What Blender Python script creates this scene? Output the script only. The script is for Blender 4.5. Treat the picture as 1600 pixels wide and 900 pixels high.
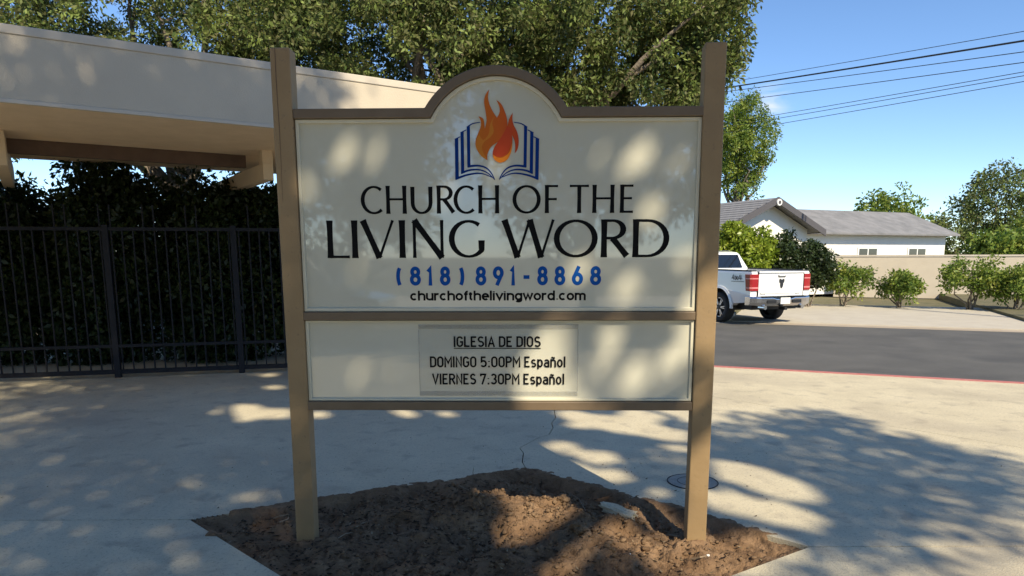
import bpy, bmesh, math, random
import numpy as np
from mathutils import Vector, Matrix
from mathutils.geometry import tessellate_polygon
R = math.radians
random.seed(7); rng = np.random.default_rng(11)
scene = bpy.context.scene
for o in list(bpy.data.objects): bpy.data.objects.remove(o)
col = scene.collection

# ------------------------------------------------------------------ camera
F, PX, PY = 1100.0, 800.0, 578.0            # focal length and principal point in photo pixels (1600 x 900)
PITCH, ROLL, H, CY = math.atan(178/1100), R(0.17), 1.65, -4.0
cam_d = bpy.data.cameras.new('camera'); cam = bpy.data.objects.new('camera', cam_d); col.objects.link(cam)
cam_d.sensor_fit = 'HORIZONTAL'; cam_d.sensor_width = 36; cam_d.lens = F/1600*36
cam_d.shift_y = (PY-450)/1600; cam_d.clip_start = .05; cam_d.clip_end = 2000
cam.matrix_world = (Matrix.Translation((0, CY, H)) @ Matrix.Rotation(math.pi/2-PITCH, 4, 'X') @ Matrix.Rotation(-ROLL, 4, 'Z'))
scene.camera = cam
scene.render.resolution_x, scene.render.resolution_y = 1024, 576
# ------------------------------------------------------------------ sky, sun, exposure
SUN_EL = R(42); SH = Vector((.41, -.912, 0)).normalized()          # horizontal direction towards the sun
SUN = Vector((SH.x*math.cos(SUN_EL), SH.y*math.cos(SUN_EL), math.sin(SUN_EL)))
w = bpy.data.worlds.new('World'); scene.world = w; w.use_nodes = True
nt = w.node_tree; nt.nodes.clear()
sky = nt.nodes.new('ShaderNodeTexSky'); sky.sky_type = 'NISHITA'; sky.sun_disc = False
sky.sun_elevation = SUN_EL; sky.sun_rotation = math.atan2(SH.x, SH.y)
sky.air_density = .82; sky.dust_density = 0.0; sky.ozone_density = 3.5; sky.altitude = 600
bg = nt.nodes.new('ShaderNodeBackground'); bg.inputs['Strength'].default_value = .15
wo = nt.nodes.new('ShaderNodeOutputWorld')
hs = nt.nodes.new('ShaderNodeHueSaturation'); hs.inputs['Saturation'].default_value = 1.06
nt.links.new(sky.outputs[0], hs.inputs['Color']); 
# one faint wisp of cloud low in the sky over the far roofs
wt_ = nt.nodes.new('ShaderNodeTexCoord'); wn_ = nt.nodes.new('ShaderNodeTexNoise'); wn_.inputs['Scale'].default_value = 26; wn_.inputs['Detail'].default_value = 7; wn_.inputs['Distortion'].default_value = .6
wm_ = nt.nodes.new('ShaderNodeMapping'); wm_.inputs['Scale'].default_value = (.7, .7, 2.2); nt.links.new(wt_.outputs['Generated'], wm_.inputs[0]); nt.links.new(wm_.outputs[0], wn_.inputs['Vector'])
wd_ = nt.nodes.new('ShaderNodeVectorMath'); wd_.operation = 'DISTANCE'; nt.links.new(wt_.outputs['Generated'], wd_.inputs[0]); wd_.inputs[1].default_value = (0.3279, 0.9256, 0.1893)
wr_ = nt.nodes.new('ShaderNodeMapRange'); wr_.inputs['From Min'].default_value = .030; wr_.inputs['From Max'].default_value = 0; nt.links.new(wd_.outputs['Value'], wr_.inputs['Value'])
wp_ = nt.nodes.new('ShaderNodeMath'); wp_.operation = 'MULTIPLY'; nt.links.new(wr_.outputs[0], wp_.inputs[0]); wc_ = nt.nodes.new('ShaderNodeMapRange'); wc_.inputs['From Min'].default_value = .42; wc_.inputs['From Max'].default_value = .66; wc_.inputs['To Max'].default_value = .9
nt.links.new(wn_.outputs['Fac'], wc_.inputs['Value']); nt.links.new(wc_.outputs[0], wp_.inputs[1])
wx_ = nt.nodes.new('ShaderNodeMix'); wx_.data_type = 'RGBA'; wx_.inputs['B'].default_value = (4.6, 4.9, 5.4, 1)
nt.links.new(wp_.outputs[0], wx_.inputs['Factor']); nt.links.new(hs.outputs[0], wx_.inputs['A']); nt.links.new(wx_.outputs['Result'], bg.inputs[0]); nt.links.new(bg.outputs[0], wo.inputs[0])
sd = bpy.data.lights.new('sun', 'SUN'); sd.energy = 5.0; sd.angle = R(.53); sd.color = (1, .88, .66)
so = bpy.data.objects.new('sun', sd); col.objects.link(so); so.rotation_euler = SUN.to_track_quat('Z', 'Y').to_euler()
scene.view_settings.view_transform = 'Standard'; scene.view_settings.look = 'None'
scene.view_settings.exposure = 0.42; scene.view_settings.gamma = 1.0; scene.view_settings.use_curve_mapping = False

# ------------------------------------------------------------------ pixel -> place
def ray(px, py):
    x, y = (px-PX)/F, -(py-PY)/F
    c, s = math.cos(-ROLL), math.sin(-ROLL); x, y = c*x-s*y, s*x+c*y
    cp, sp = math.cos(PITCH), math.sin(PITCH)
    return Vector((x, cp+y*sp, -sp+y*cp))
CAM = Vector((0, CY, H))
def ground(px, py, z=0.0):
    d = ray(px, py); return CAM + d*((z-H)/d.z)
def at_depth(px, py, y):
    d = ray(px, py); return CAM + d*((y-CY)/d.y)
SROT = R(1.2)
def on_sign(px, py):
    d = ray(px, py); n = Vector((-math.sin(SROT), -math.cos(SROT), 0)); return CAM + d*(-(CAM.dot(n))/d.dot(n))

# ------------------------------------------------------------------ materials
MATS = {}
def mat(name, c1, c2=None, scale=8, detail=6, rough=.7, bump=0, bscale=60, metal=0, spec=.5, coat=0, c3=None, s3=200, amt3=.3, trans=0):
    m = bpy.data.materials.new(name); m.use_nodes = True; n = m.node_tree; b = n.nodes['Principled BSDF']
    b.inputs['Roughness'].default_value = rough; b.inputs['Metallic'].default_value = metal
    b.inputs['Specular IOR Level'].default_value = spec
    if coat: b.inputs['Coat Weight'].default_value = coat; b.inputs['Coat Roughness'].default_value = .03; b.inputs['Coat IOR'].default_value = 1.85 if name == 'panel' else 1.5
    b.inputs['Base Color'].default_value = (*c1, 1)
    tc = n.nodes.new('ShaderNodeTexCoord')
    if c2:
        no = n.nodes.new('ShaderNodeTexNoise'); no.inputs['Scale'].default_value = scale; no.inputs['Detail'].default_value = detail
        no.inputs['Roughness'].default_value = .62
        n.links.new(tc.outputs['Object'], no.inputs['Vector'])
        cr = n.nodes.new('ShaderNodeValToRGB'); cr.color_ramp.elements[0].position = .32; cr.color_ramp.elements[1].position = .68
        cr.color_ramp.elements[0].color = (*c1, 1); cr.color_ramp.elements[1].color = (*c2, 1)
        n.links.new(no.outputs['Fac'], cr.inputs['Fac']); out = cr.outputs['Color']
        if c3:
            n3 = n.nodes.new('ShaderNodeTexNoise'); n3.inputs['Scale'].default_value = s3; n3.inputs['Detail'].default_value = 3
            n.links.new(tc.outputs['Object'], n3.inputs['Vector'])
            r3 = n.nodes.new('ShaderNodeValToRGB'); r3.color_ramp.elements[0].position = .55; r3.color_ramp.elements[1].position = .72
            r3.color_ramp.elements[0].color = (0, 0, 0, 1); r3.color_ramp.elements[1].color = (amt3,)*3+(1,)
            n.links.new(n3.outputs['Fac'], r3.inputs['Fac'])
            mx = n.nodes.new('ShaderNodeMix'); mx.data_type = 'RGBA'; mx.inputs['B'].default_value = (*c3, 1)
            n.links.new(r3.outputs['Color'], mx.inputs['Factor']); n.links.new(out, mx.inputs['A']); out = mx.outputs['Result']
        n.links.new(out, b.inputs['Base Color'])
    if bump:
        nb = n.nodes.new('ShaderNodeTexNoise'); nb.inputs['Scale'].default_value = bscale; nb.inputs['Detail'].default_value = 8
        n.links.new(tc.outputs['Object'], nb.inputs['Vector'])
        bp = n.nodes.new('ShaderNodeBump'); bp.inputs['Strength'].default_value = bump; bp.inputs['Distance'].default_value = .02
        n.links.new(nb.outputs['Fac'], bp.inputs['Height']); n.links.new(bp.outputs['Normal'], b.inputs['Normal'])
    MATS[name] = m; return m
def leafmat(name, cols, rough=.45, translucent=.35):
    m = bpy.data.materials.new(name); m.use_nodes = True; n = m.node_tree; b = n.nodes['Principled BSDF']
    g = n.nodes.new('ShaderNodeNewGeometry'); cr = n.nodes.new('ShaderNodeValToRGB')
    el = cr.color_ramp.elements
    while len(el) < len(cols): el.new(.5)
    for i, c in enumerate(cols): el[i].position = i/(len(cols)-1); el[i].color = (*c, 1)
    tc = n.nodes.new('ShaderNodeTexCoord'); no = n.nodes.new('ShaderNodeTexNoise'); no.inputs['Scale'].default_value = 1.6; no.inputs['Detail'].default_value = 2; n.links.new(tc.outputs['Object'], no.inputs['Vector'])
    mr = n.nodes.new('ShaderNodeMapRange'); mr.inputs['From Min'].default_value = .35; mr.inputs['From Max'].default_value = .65; n.links.new(no.outputs['Fac'], mr.inputs['Value'])
    mf = n.nodes.new('ShaderNodeMix'); mf.inputs['Factor'].default_value = .45; n.links.new(g.outputs['Random Per Island'], mf.inputs['A']); n.links.new(mr.outputs[0], mf.inputs['B'])
    n.links.new(mf.outputs['Result'], cr.inputs['Fac']); n.links.new(cr.outputs[0], b.inputs['Base Color'])
    b.inputs['Roughness'].default_value = rough; b.inputs['Specular IOR Level'].default_value = .35
    tr = n.nodes.new('ShaderNodeBsdfTranslucent'); n.links.new(cr.outputs[0], tr.inputs['Color'])
    mx = n.nodes.new('ShaderNodeMixShader'); mx.inputs[0].default_value = translucent
    n.links.new(b.outputs[0], mx.inputs[1]); n.links.new(tr.outputs[0], mx.inputs[2])
    n.links.new(mx.outputs[0], n.nodes['Material Output'].inputs['Surface']); MATS[name] = m; return m

mat('post', (.275, .182, .088), (.32, .216, .108), scale=5, rough=.6, bump=.07, bscale=35)
mat('rail', (.15, .104, .062), (.172, .122, .075), scale=9, rough=.5, bump=.05)
mat('panel', (.59, .565, .455), (.62, .595, .48), scale=3, rough=.35, spec=.5, coat=1.0)
mat('trim', (.62, .58, .45), (.66, .62, .48), scale=6, rough=.4)
mat('black_ink', (.003, .003, .004), rough=.5, spec=.12)
mat('blue_ink', (.003, .075, .33), rough=.5, spec=.12)
mat('navy_ink', (.002, .032, .185), rough=.5, spec=.12)
mat('concrete', (.545, .475, .335), (.665, .585, .415), scale=1.6, detail=14, rough=.85, bump=.5, bscale=110, c3=(.30, .26, .20), s3=45, amt3=.6)
def weather(m, layers):
    n = MATS[m].node_tree; b = n.nodes['Principled BSDF']; src = b.inputs['Base Color'].links[0].from_socket; tc = n.nodes.new('ShaderNodeTexCoord')
    for scale, lo, hi, c, amt in layers:
        no = n.nodes.new('ShaderNodeTexNoise'); no.inputs['Scale'].default_value = scale; no.inputs['Detail'].default_value = 8; no.inputs['Distortion'].default_value = .4
        n.links.new(tc.outputs['Object'], no.inputs['Vector'])
        mr = n.nodes.new('ShaderNodeMapRange'); mr.inputs['From Min'].default_value = lo; mr.inputs['From Max'].default_value = hi; mr.inputs['To Max'].default_value = amt
        n.links.new(no.outputs['Fac'], mr.inputs['Value'])
        mx = n.nodes.new('ShaderNodeMix'); mx.data_type = 'RGBA'; mx.inputs['B'].default_value = (*c, 1)
        n.links.new(mr.outputs[0], mx.inputs['Factor']); n.links.new(src, mx.inputs['A']); src = mx.outputs['Result']
    n.links.new(src, b.inputs['Base Color'])
weather('concrete', [(.55, .52, .75, (.36, .31, .24), .7), (5, .56, .72, (.33, .285, .22), .55), (160, .60, .70, (.17, .15, .12), .8), (140, .32, .25, (.75, .68, .55), .6)])
mat('concrete_dark', (.05, .045, .04), (.08, .07, .06), rough=.95)
mat('far_concrete', (.46, .41, .33), (.52, .47, .38), scale=2, rough=.85)
mat('apron', (.36, .29, .21), (.42, .35, .27), scale=2, rough=.9, bump=.2)
mat('asphalt', (.085, .082, .075), (.115, .11, .10), scale=1.1, detail=10, rough=.85, bump=.4, bscale=120)
weather('post', [(2.2, .5, .72, (.24, .165, .09), .6), (40, .62, .72, (.17, .12, .07), .5)])
weather('asphalt', [(.8, .5, .7, (.065, .063, .06), .8), (200, .62, .70, (.22, .21, .20), .6)])
mat('red_paint', (.42, .10, .085), (.50, .22, .18), scale=14, rough=.7)
mat('soil', (.130, .076, .042), (.30, .192, .112), scale=3.5, detail=12, rough=.97, bump=.9, bscale=70, spec=.15, c3=(.045, .028, .018), s3=16, amt3=.8)
mat('clod', (.13, .08, .046), (.28, .185, .11), scale=18, rough=.98, bump=.6, bscale=120, spec=.1)
mat('mulch', (.035, .024, .016), (.08, .055, .036), scale=30, rough=.95, spec=.15)
mat('twig', (.20, .14, .085), (.30, .22, .14), scale=30, rough=.9)
mat('white_bit', (.78, .78, .76), rough=.6)
mat('terrain', (.10, .10, .045), (.17, .14, .075), scale=2, rough=.95, bump=.3)
mat('stucco', (.535, .465, .365), (.575, .50, .39), scale=2.5, detail=10, rough=.9, bump=.15, bscale=80)
weather('stucco', [(1.2, .50, .75, (.50, .43, .34), .4)])
mat('stucco_trim', (.53, .47, .385), (.59, .52, .43), scale=4, rough=.8)
mat('soffit', (.74, .55, .35), (.82, .62, .41), scale=4, detail=8, rough=.9, bump=.2)
mat('beam', (.66, .51, .34), (.70, .55, .37), scale=6, rough=.8)
mat('dark_wood', (.10, .06, .04), (.13, .08, .055), rough=.8)
mat('iron', (.007, .008, .013), (.011, .012, .019), scale=30, rough=.55, spec=.3)
mat('bark', (.15, .12, .09), (.27, .225, .18), scale=14, detail=8, rough=.95, bump=.9, bscale=30)
mat('white_paint', (.80, .80, .80), rough=.25, coat=1.0)
mat('black_plastic', (.012, .012, .013), rough=.55)
mat('tyre', (.018, .018, .018), (.028, .028, .028), scale=40, rough=.85)
mat('chrome', (.62, .63, .65), rough=.16, metal=1)
mat('alloy', (.50, .50, .52), rough=.3, metal=.9)
mat('dark_glass', (.008, .009, .010), rough=.05, coat=1)
mat('tail_red', (.32, .006, .010), rough=.15, coat=1)
mat('tail_pale', (.62, .22, .22), rough=.15, coat=1)
mat('badge', (.05, .05, .055), rough=.35, metal=.6)
mat('shingle', (.16, .16, .165), (.25, .245, .25), scale=1.7, detail=8, rough=.95, bump=.4)
mat('bargeboard', (.085, .08, .088), rough=.7)
mat('house_wall', (.80, .77, .70), (.84, .81, .74), scale=3, rough=.9)
mat('house_white', (.80, .80, .78), rough=.7)
mat('wire', (.02, .02, .022), rough=.6)
mat('pole_wood', (.11, .08, .055), (.17, .13, .09), scale=12, rough=.9)
mat('van_grey', (.035, .04, .045), rough=.3, coat=1)
mat('iron_lid', (.27, .25, .215), (.35, .32, .27), scale=20, rough=.7, bump=.3, metal=.2)
leafmat('leaf_oak', [(.032, .055, .014), (.085, .135, .035), (.15, .145, .055), (.20, .27, .065), (.34, .42, .12)], rough=.6)
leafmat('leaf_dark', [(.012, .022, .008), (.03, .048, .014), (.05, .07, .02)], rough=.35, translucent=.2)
leafmat('leaf_far', [(.07, .13, .02), (.14, .22, .035), (.24, .30, .05), (.32, .31, .06)], rough=.5)
leafmat('leaf_citrus', [(.10, .16, .015), (.24, .32, .03), (.42, .46, .07)], rough=.35)
leafmat('leaf_brown', [(.035, .022, .014), (.07, .045, .025), (.12, .08, .04), (.03, .03, .03)], translucent=.05, rough=.9)
leafmat('leaf_straw', [(.10, .07, .04), (.20, .15, .085), (.34, .26, .16), (.06, .045, .03)], translucent=.05, rough=.9)
def flame_material():
    m = bpy.data.materials.new('flame_ink'); m.use_nodes = True; n = m.node_tree; b = n.nodes['Principled BSDF']
    tc = n.nodes.new('ShaderNodeTexCoord'); sx = n.nodes.new('ShaderNodeSeparateXYZ'); n.links.new(tc.outputs['Object'], sx.inputs[0])
    mr = n.nodes.new('ShaderNodeMapRange'); mr.inputs['From Min'].default_value = -.19; mr.inputs['From Max'].default_value = .06
    n.links.new(sx.outputs['X'], mr.inputs['Value'])
    cr = n.nodes.new('ShaderNodeValToRGB'); e = cr.color_ramp.elements; e.new(.5)
    for el, p, c in zip(e, (0, .5, 1), ((.54, .145, .016), (.58, .115, .016), (.52, .045, .016))): el.position = p; el.color = (*c, 1)
    n.links.new(mr.outputs[0], cr.inputs[0]); n.links.new(cr.outputs[0], b.inputs['Base Color'])
    b.inputs['Roughness'].default_value = .5; b.inputs['Specular IOR Level'].default_value = .15; MATS['flame_ink'] = m
flame_material()
mat('flame_dark', (.60, .195, .024), rough=.5, spec=.15)
mat('flame_red', (.56, .065, .02), rough=.5, spec=.15)
mat('flame_orange', (.86, .24, .02), rough=.5, spec=.15)
def clear_material():
    m = bpy.data.materials.new('acrylic'); m.use_nodes = True; n = m.node_tree; b = n.nodes['Principled BSDF']
    b.inputs['Base Color'].default_value = (.55, .55, .50, 1); b.inputs['Roughness'].default_value = .05; b.inputs['Alpha'].default_value = .09
    MATS['acrylic'] = m; m2 = m.copy(); m2.name = 'acrylic_edge'; b2 = m2.node_tree.nodes['Principled BSDF']; b2.inputs['Base Color'].default_value = (.40, .40, .37, 1); b2.inputs['Alpha'].default_value = .18; MATS['acrylic_edge'] = m2
clear_material()

# ------------------------------------------------------------------ mesh helpers
class MB:
    def __init__(s): s.v = []; s.f = []
    def add(s, vs, fs):
        k = len(s.v); s.v += [tuple(v) for v in vs]; s.f += [tuple(i+k for i in f) for f in fs]; return s
    def box(s, c, d, M=None):
        x, y, z = [e/2 for e in d]
        vs = [Vector((i*x, j*y, k*z)) for i in (-1, 1) for j in (-1, 1) for k in (-1, 1)]
        if M is not None: vs = [M @ v for v in vs]
        vs = [v+Vector(c) for v in vs]
        return s.add(vs, [(0, 1, 3, 2), (4, 6, 7, 5), (0, 4, 5, 1), (2, 3, 7, 6), (0, 2, 6, 4), (1, 5, 7, 3)])
    def prism(s, poly, z0, z1, fn=None):           # polygon in xy between two heights; fn maps points
        tri = tessellate_polygon([[Vector((p[0], p[1], 0)) for p in poly]])
        n = len(poly); vs = [Vector((p[0], p[1], z0)) for p in poly]+[Vector((p[0], p[1], z1)) for p in poly]
        if fn: vs = [fn(v) for v in vs]
        fs = [tuple(t) for t in tri]+[tuple(i+n for i in t) for t in tri]+[(i, (i+1) % n, (i+1) % n+n, i+n) for i in range(n)]
        return s.add(vs, fs)
    def tube(s, pts, rad, n=8, cap=True):
        pts = [Vector(p) for p in pts]; rad = rad if hasattr(rad, '__len__') else [rad]*len(pts); k0 = len(s.v); prev = None
        for i, p in enumerate(pts):
            t = (pts[min(i+1, len(pts)-1)]-pts[max(i-1, 0)]).normalized()
            if prev is None:
                a = t.orthogonal().normalized()
            else:
                a = prev - t*prev.dot(t)
                a = a.normalized() if a.length > 1e-6 else t.orthogonal().normalized()
            prev = a; b = t.cross(a)
            for j in range(n):
                q = 2*math.pi*j/n; s.v.append(tuple(p+(a*math.cos(q)+b*math.sin(q))*rad[i]))
        for i in range(len(pts)-1):
            for j in range(n):
                s.f.append((k0+i*n+j, k0+i*n+(j+1) % n, k0+(i+1)*n+(j+1) % n, k0+(i+1)*n+j))
        if cap: s.f.append(tuple(k0+j for j in range(n))[::-1]); s.f.append(tuple(k0+(len(pts)-1)*n+j for j in range(n)))
        return s
    def loft(s, rings, cap=True):
        n = len(rings[0]); k0 = len(s.v)
        for r in rings: s.v += [tuple(p) for p in r]
        for i in range(len(rings)-1):
            for j in range(n): s.f.append((k0+i*n+j, k0+i*n+(j+1) % n, k0+(i+1)*n+(j+1) % n, k0+(i+1)*n+j))
        if cap: s.f.append(tuple(k0+j for j in range(n))[::-1]); s.f.append(tuple(k0+(len(rings)-1)*n+j for j in range(n)))
        return s
    def build(s, name, m, parent=None, bevel=0, smooth=False, loc=None, fix=True):
        me = bpy.data.meshes.new(name); me.from_pydata(s.v, [], s.f)
        if fix:
            bm = bmesh.new(); bm.from_mesh(me); bmesh.ops.recalc_face_normals(bm, faces=bm.faces); bm.to_mesh(me); bm.free()
        me.materials.append(MATS[m]); o = bpy.data.objects.new(name, me); col.objects.link(o)
        if parent: o.parent = parent
        if loc: o.location = loc
        if smooth:
            for p in me.polygons: p.use_smooth = True
        if bevel:
            b = o.modifiers.new('bevel', 'BEVEL'); b.width = bevel; b.segments = 2; b.limit_method = 'ANGLE'; b.angle_limit = R(40)
        return o
def tag(o, label, cat, group=None, kind=None):
    if label: o['label'] = label
    if cat: o['category'] = cat
    if group: o['group'] = group
    if kind: o['kind'] = kind
    return o
def struct(o, label=None):
    o['kind'] = 'structure'
    if label: o['label'] = label
    return o
def empty(name, loc=(0, 0, 0), rz=0):
    o = bpy.data.objects.new(name, None); col.objects.link(o); o.location = loc; o.rotation_euler = (0, 0, rz); o.empty_display_size = .2; return o
def vnoise(x, y, seed=0):                           # smooth value noise, numpy
    xi, yi = np.floor(x).astype(int), np.floor(y).astype(int); xf, yf = x-xi, y-yi
    h = lambda a, b: ((np.sin(a*127.1+b*311.7+seed*74.7)*43758.5453) % 1.0)
    u, v = xf*xf*(3-2*xf), yf*yf*(3-2*yf)
    return (h(xi, yi)*(1-u)+h(xi+1, yi)*u)*(1-v)+(h(xi, yi+1)*(1-u)+h(xi+1, yi+1)*u)*v

# ------------------------------------------------------------------ ground, road, pavement
tb = MB(); N = 40
gx = np.concatenate([[-900, -300, -120], np.linspace(-60, 60, 25), [120, 300, 900]])
for yy in gx:
    for xx in gx: tb.v.append((xx, yy, -.32))
k = len(gx)
for i in range(k-1):
    for j in range(k-1): tb.f.append((i*k+j, i*k+j+1, (i+1)*k+j+1, (i+1)*k+j))
struct(tb.build('terrain', 'terrain'))
KD = Vector((.925, -.38, 0)).normalized(); KN = Vector((-KD.y, KD.x, 0))   # along the street, across it (away)
K0 = ground(1172, 576.5); K0.z = 0
def street(t, n, z): p = K0+KD*t+KN*n; return Vector((p.x, p.y, z))
RZ = -.18; RW = 9.7
def strip(name, n0, n1, z0, z1, m, t0=-60, t1=60, bevel=0):
    q = MB(); a = [street(t0, n0, 0), street(t1, n0, 0), street(t1, n1, 0), street(t0, n1, 0)]
    q.prism([(p.x, p.y) for p in a], z0, z1); return struct(q.build(name, m, bevel=bevel))
strip('road', .15, RW, -.3, RZ, 'asphalt')
kerb_near = strip('kerb', 0.0, .15, -.3, .004, 'red_paint', t0=-9, t1=16, bevel=.015)
strip('kerb', RW, RW+.18, -.3, RZ+.13, 'far_concrete', t0=6.3, t1=60, bevel=.015)
strip('kerb', RW, RW+.18, -.3, RZ+.13, 'far_concrete', t0=-60, t1=-1.2, bevel=.015)
strip('gutter', RW-.45, RW-.002, -.3, RZ+.006, 'apron')
strip('driveway', RW, RW+8.0, -.3, RZ+.03, 'far_concrete', t0=-1.2, t1=6.3)
strip('pavement', RW+.18, RW+1.8, -.3, RZ+.125, 'far_concrete', t0=6.3, t1=60)
strip('pavement', RW+.18, RW+1.8, -.3, RZ+.125, 'far_concrete', t0=-60, t1=-1.2)
strip('lawn', RW+1.8, RW+26, -.3, RZ+.11, 'terrain', t0=6.3, t1=60)
strip('lawn', RW+1.8, RW+26, -.3, RZ+.11, 'terrain', t0=-60, t1=-1.2)
# street behind the photographer
q = MB().prism([(-60, -15), (60, -15), (60, -8.6), (-60, -8.6)], -.3, RZ); struct(q.build('road', 'asphalt'))
q = MB().prism([(-60, -26), (60, -26), (60, -15), (-60, -15)], -.3, -.04); struct(q.build('pavement', 'far_concrete'))

# planter corners
PA, PR, PB, PL = Vector((.11, 1.33)), Vector((1.70, -.18)), Vector((-.254, -1.45)), Vector((-2.05, .27))
def kerb_y(x): return K0.y+(x-K0.x)*KD.y/KD.x
crack = [ground(*p).to_2d() for p in ((818, 734), (816, 722), (818, 708), (812, 700), (826, 692), (842, 684), (858, 679), (864, 668), (862, 661), (868, 652), (866, 640))]
cdir = Vector((.30, 1)).normalized(); pt = crack[-1]
while pt.y < kerb_y(pt.x)-.7:
    pt = pt+cdir*.35+Vector((random.uniform(-.06, .06), 0)); crack.append(pt)
pt = pt+cdir*1.0; pt.y = kerb_y(pt.x)-.01; crack.append(pt); crack[0] = PA.copy()
J1, J2 = ground(1110, 619).to_2d(), ground(1237, 640).to_2d(); jd = (J2-J1).normalized()
def jt_at_crack():
    best = min(crack[5:], key=lambda c: abs((c-J1).x*jd.y-(c-J1).y*jd.x)); return best
G = .004
pave = struct(MB().prism([(-14, -8.6), (20, -8.6), (20, kerb_y(20)), (-14, kerb_y(-14))], -.3, -.21).build('pavement', 'concrete_dark'))
# joint from far left to where it leaves on the right
jl = J1-jd*1.0; ci = crack.index(jt_at_crack()); jc = crack[ci]
jend = J1+jd*((-.18+G+.004-J1.y)/jd.y)
off = lambda p, dx, dy=0: (p.x+dx, p.y+dy)
slabs = []
# left of the crack
slabs.append([off(PA, -G)]+[off(c, -G) for c in crack[1:]]+[(-14, kerb_y(-14)), (-14, .27+G), (PL.x, .27+G)])
# between crack and joint, right of planter
slabs.append([off(c, G) for c in crack[:ci+1]]+[off(J1, -.003, -.003), off(jend, -.003, 0), (PR.x, -.18+G)])
# beyond the joint to the kerb
slabs.append([off(c, G) for c in crack[ci:]]+[(14, kerb_y(14)-.005), (14, -.18+G), off(jend, .003, 0), off(J1, .003, .003)])
# in front
slabs.append([(PL.x, .27-G), (-14, .27-G), (-14, -8.6), (-.254-G, -8.6), (-.254-G, -1.45)])
slabs.append([(PR.x, -.18-G), (14, -.18-G), (14, -8.6), (-.254+G, -8.6), (-.254+G, -1.45)])
for sl in slabs:
    MB().prism(sl, -.22, 0).build('slab', 'concrete', pave)
# hairline second joint on the right slab and round utility lid
c0 = ground(1082, 753)
lid = empty('manhole', (c0.x, c0.y, 0))
tag(lid, 'round flush utility cover set in the pavement behind the tan post', 'utility cover')
rr = .185
ring = lambda r, z, n=40: [Vector((r*math.cos(2*math.pi*i/n), r*math.sin(2*math.pi*i/n), z)) for i in range(n)]
MB().loft([ring(rr, .001), ring(rr, .006), ring(rr-.006, .006), ring(rr-.006, .002)], cap=False).build('rim', 'iron', lid)
MB().loft([ring(rr-.010, .001), ring(rr-.010, .005), ring(rr-.05, .0055), ring(.01, .0058)]).build('cover', 'iron_lid', lid)
MB().loft([ring(rr-.078, .0057), ring(rr-.078, .0072), ring(rr-.074, .0072), ring(rr-.074, .0057)], cap=False).build('raised_ring', 'iron', lid)

# ------------------------------------------------------------------ soil bed
def inside(px, py, poly):
    c = np.zeros_like(px, bool); n = len(poly); j = n-1
    for i in range(n):
        xi, yi, xj, yj = poly[i].x, poly[i].y, poly[j].x, poly[j].y
        t = ((yi > py) != (yj > py)) & (px < (xj-xi)*(py-yi)/(yj-yi+1e-12)+xi); c ^= t; j = i
    return c
def edge_dist(px, py, poly):
    d = np.full(px.shape, 9.0); n = len(poly)
    for i in range(n):
        a, b = poly[i], poly[(i+1) % n]; e = b-a; L = e.length
        t = np.clip(((px-a.x)*e.x+(py-a.y)*e.y)/L**2, 0, 1); d = np.minimum(d, np.hypot(px-a.x-t*e.x, py-a.y-t*e.y))
    return d
PLANT = [PA, PR, PB, PL]
def bumpg(x, y, c, r, h): return h*np.exp(-((x-c[0])**2+(y-c[1])**2)/r**2)
mA = ground(755, 768, .12); mB = ground(872, 790, .07); mC = ground(640, 800); hole = ground(860, 752)
def soil_z(x, y):
    z = np.full(x.shape, -.045)
    z = z+bumpg(x, y, (mA.x, mA.y-.02), .26, .165)+bumpg(x, y, (mB.x, mB.y-.05), .30, .115)+bumpg(x, y, (mC.x, mC.y), .16, .04)
    z = z+bumpg(x, y, (.45, -.15), .30, .05)+bumpg(x, y, (.75, .42), .16, .035)
    z = z-bumpg(x, y, (hole.x, hole.y+.02), .15, .085)
    z = z+.06*(vnoise(x*4.2, y*4.2, 3)-.5)+.06*(vnoise(x*11, y*11, 1)-.5)
    ed = vnoise(x*23+vnoise(x*9, y*9, 8)*2, y*23, 5); z = z+.036*(np.abs(ed-.5)*2-.4)
    z = z+.016*(vnoise(x*48, y*48, 2)-.5)+.010*(vnoise(x*95, y*95, 6)-.5)
    return z
st = .0135
xs = np.arange(PL.x-.06, PR.x+.06, st); ys = np.arange(PB.y-.06, PA.y+.06, st)
X, Y = np.meshgrid(xs, ys); ins = inside(X, Y, PLANT); ed = edge_dist(X, Y, PLANT)
Z = soil_z(X, Y); m_in = ins | (ed < .13); back = (Y > .0)
spill = .012*(vnoise(X*5, Y*5, 12)-.35)+.012*(vnoise(X*16, Y*16, 13)-.5)+.008*(vnoise(X*50, Y*50, 14)-.5)
rimz = np.where(back, .004, -.03)+spill
Z = np.where(ins, Z*np.clip(ed/.10, 0, 1)+rimz*(1-np.clip(ed/.10, 0, 1)), np.where(back & (X > -1.85) & (X < 1.6), .009+spill-ed*.18, -.06))
idx = -np.ones(X.shape, int); idx[m_in] = np.arange(m_in.sum())
q00, q01, q11, q10 = idx[:-1, :-1], idx[:-1, 1:], idx[1:, 1:], idx[1:, :-1]
ok = (q00 >= 0) & (q01 >= 0) & (q11 >= 0) & (q10 >= 0)
faces = np.stack([q00[ok], q01[ok], q11[ok], q10[ok]], 1); verts = np.stack([X[m_in], Y[m_in], Z[m_in]], 1)
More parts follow.
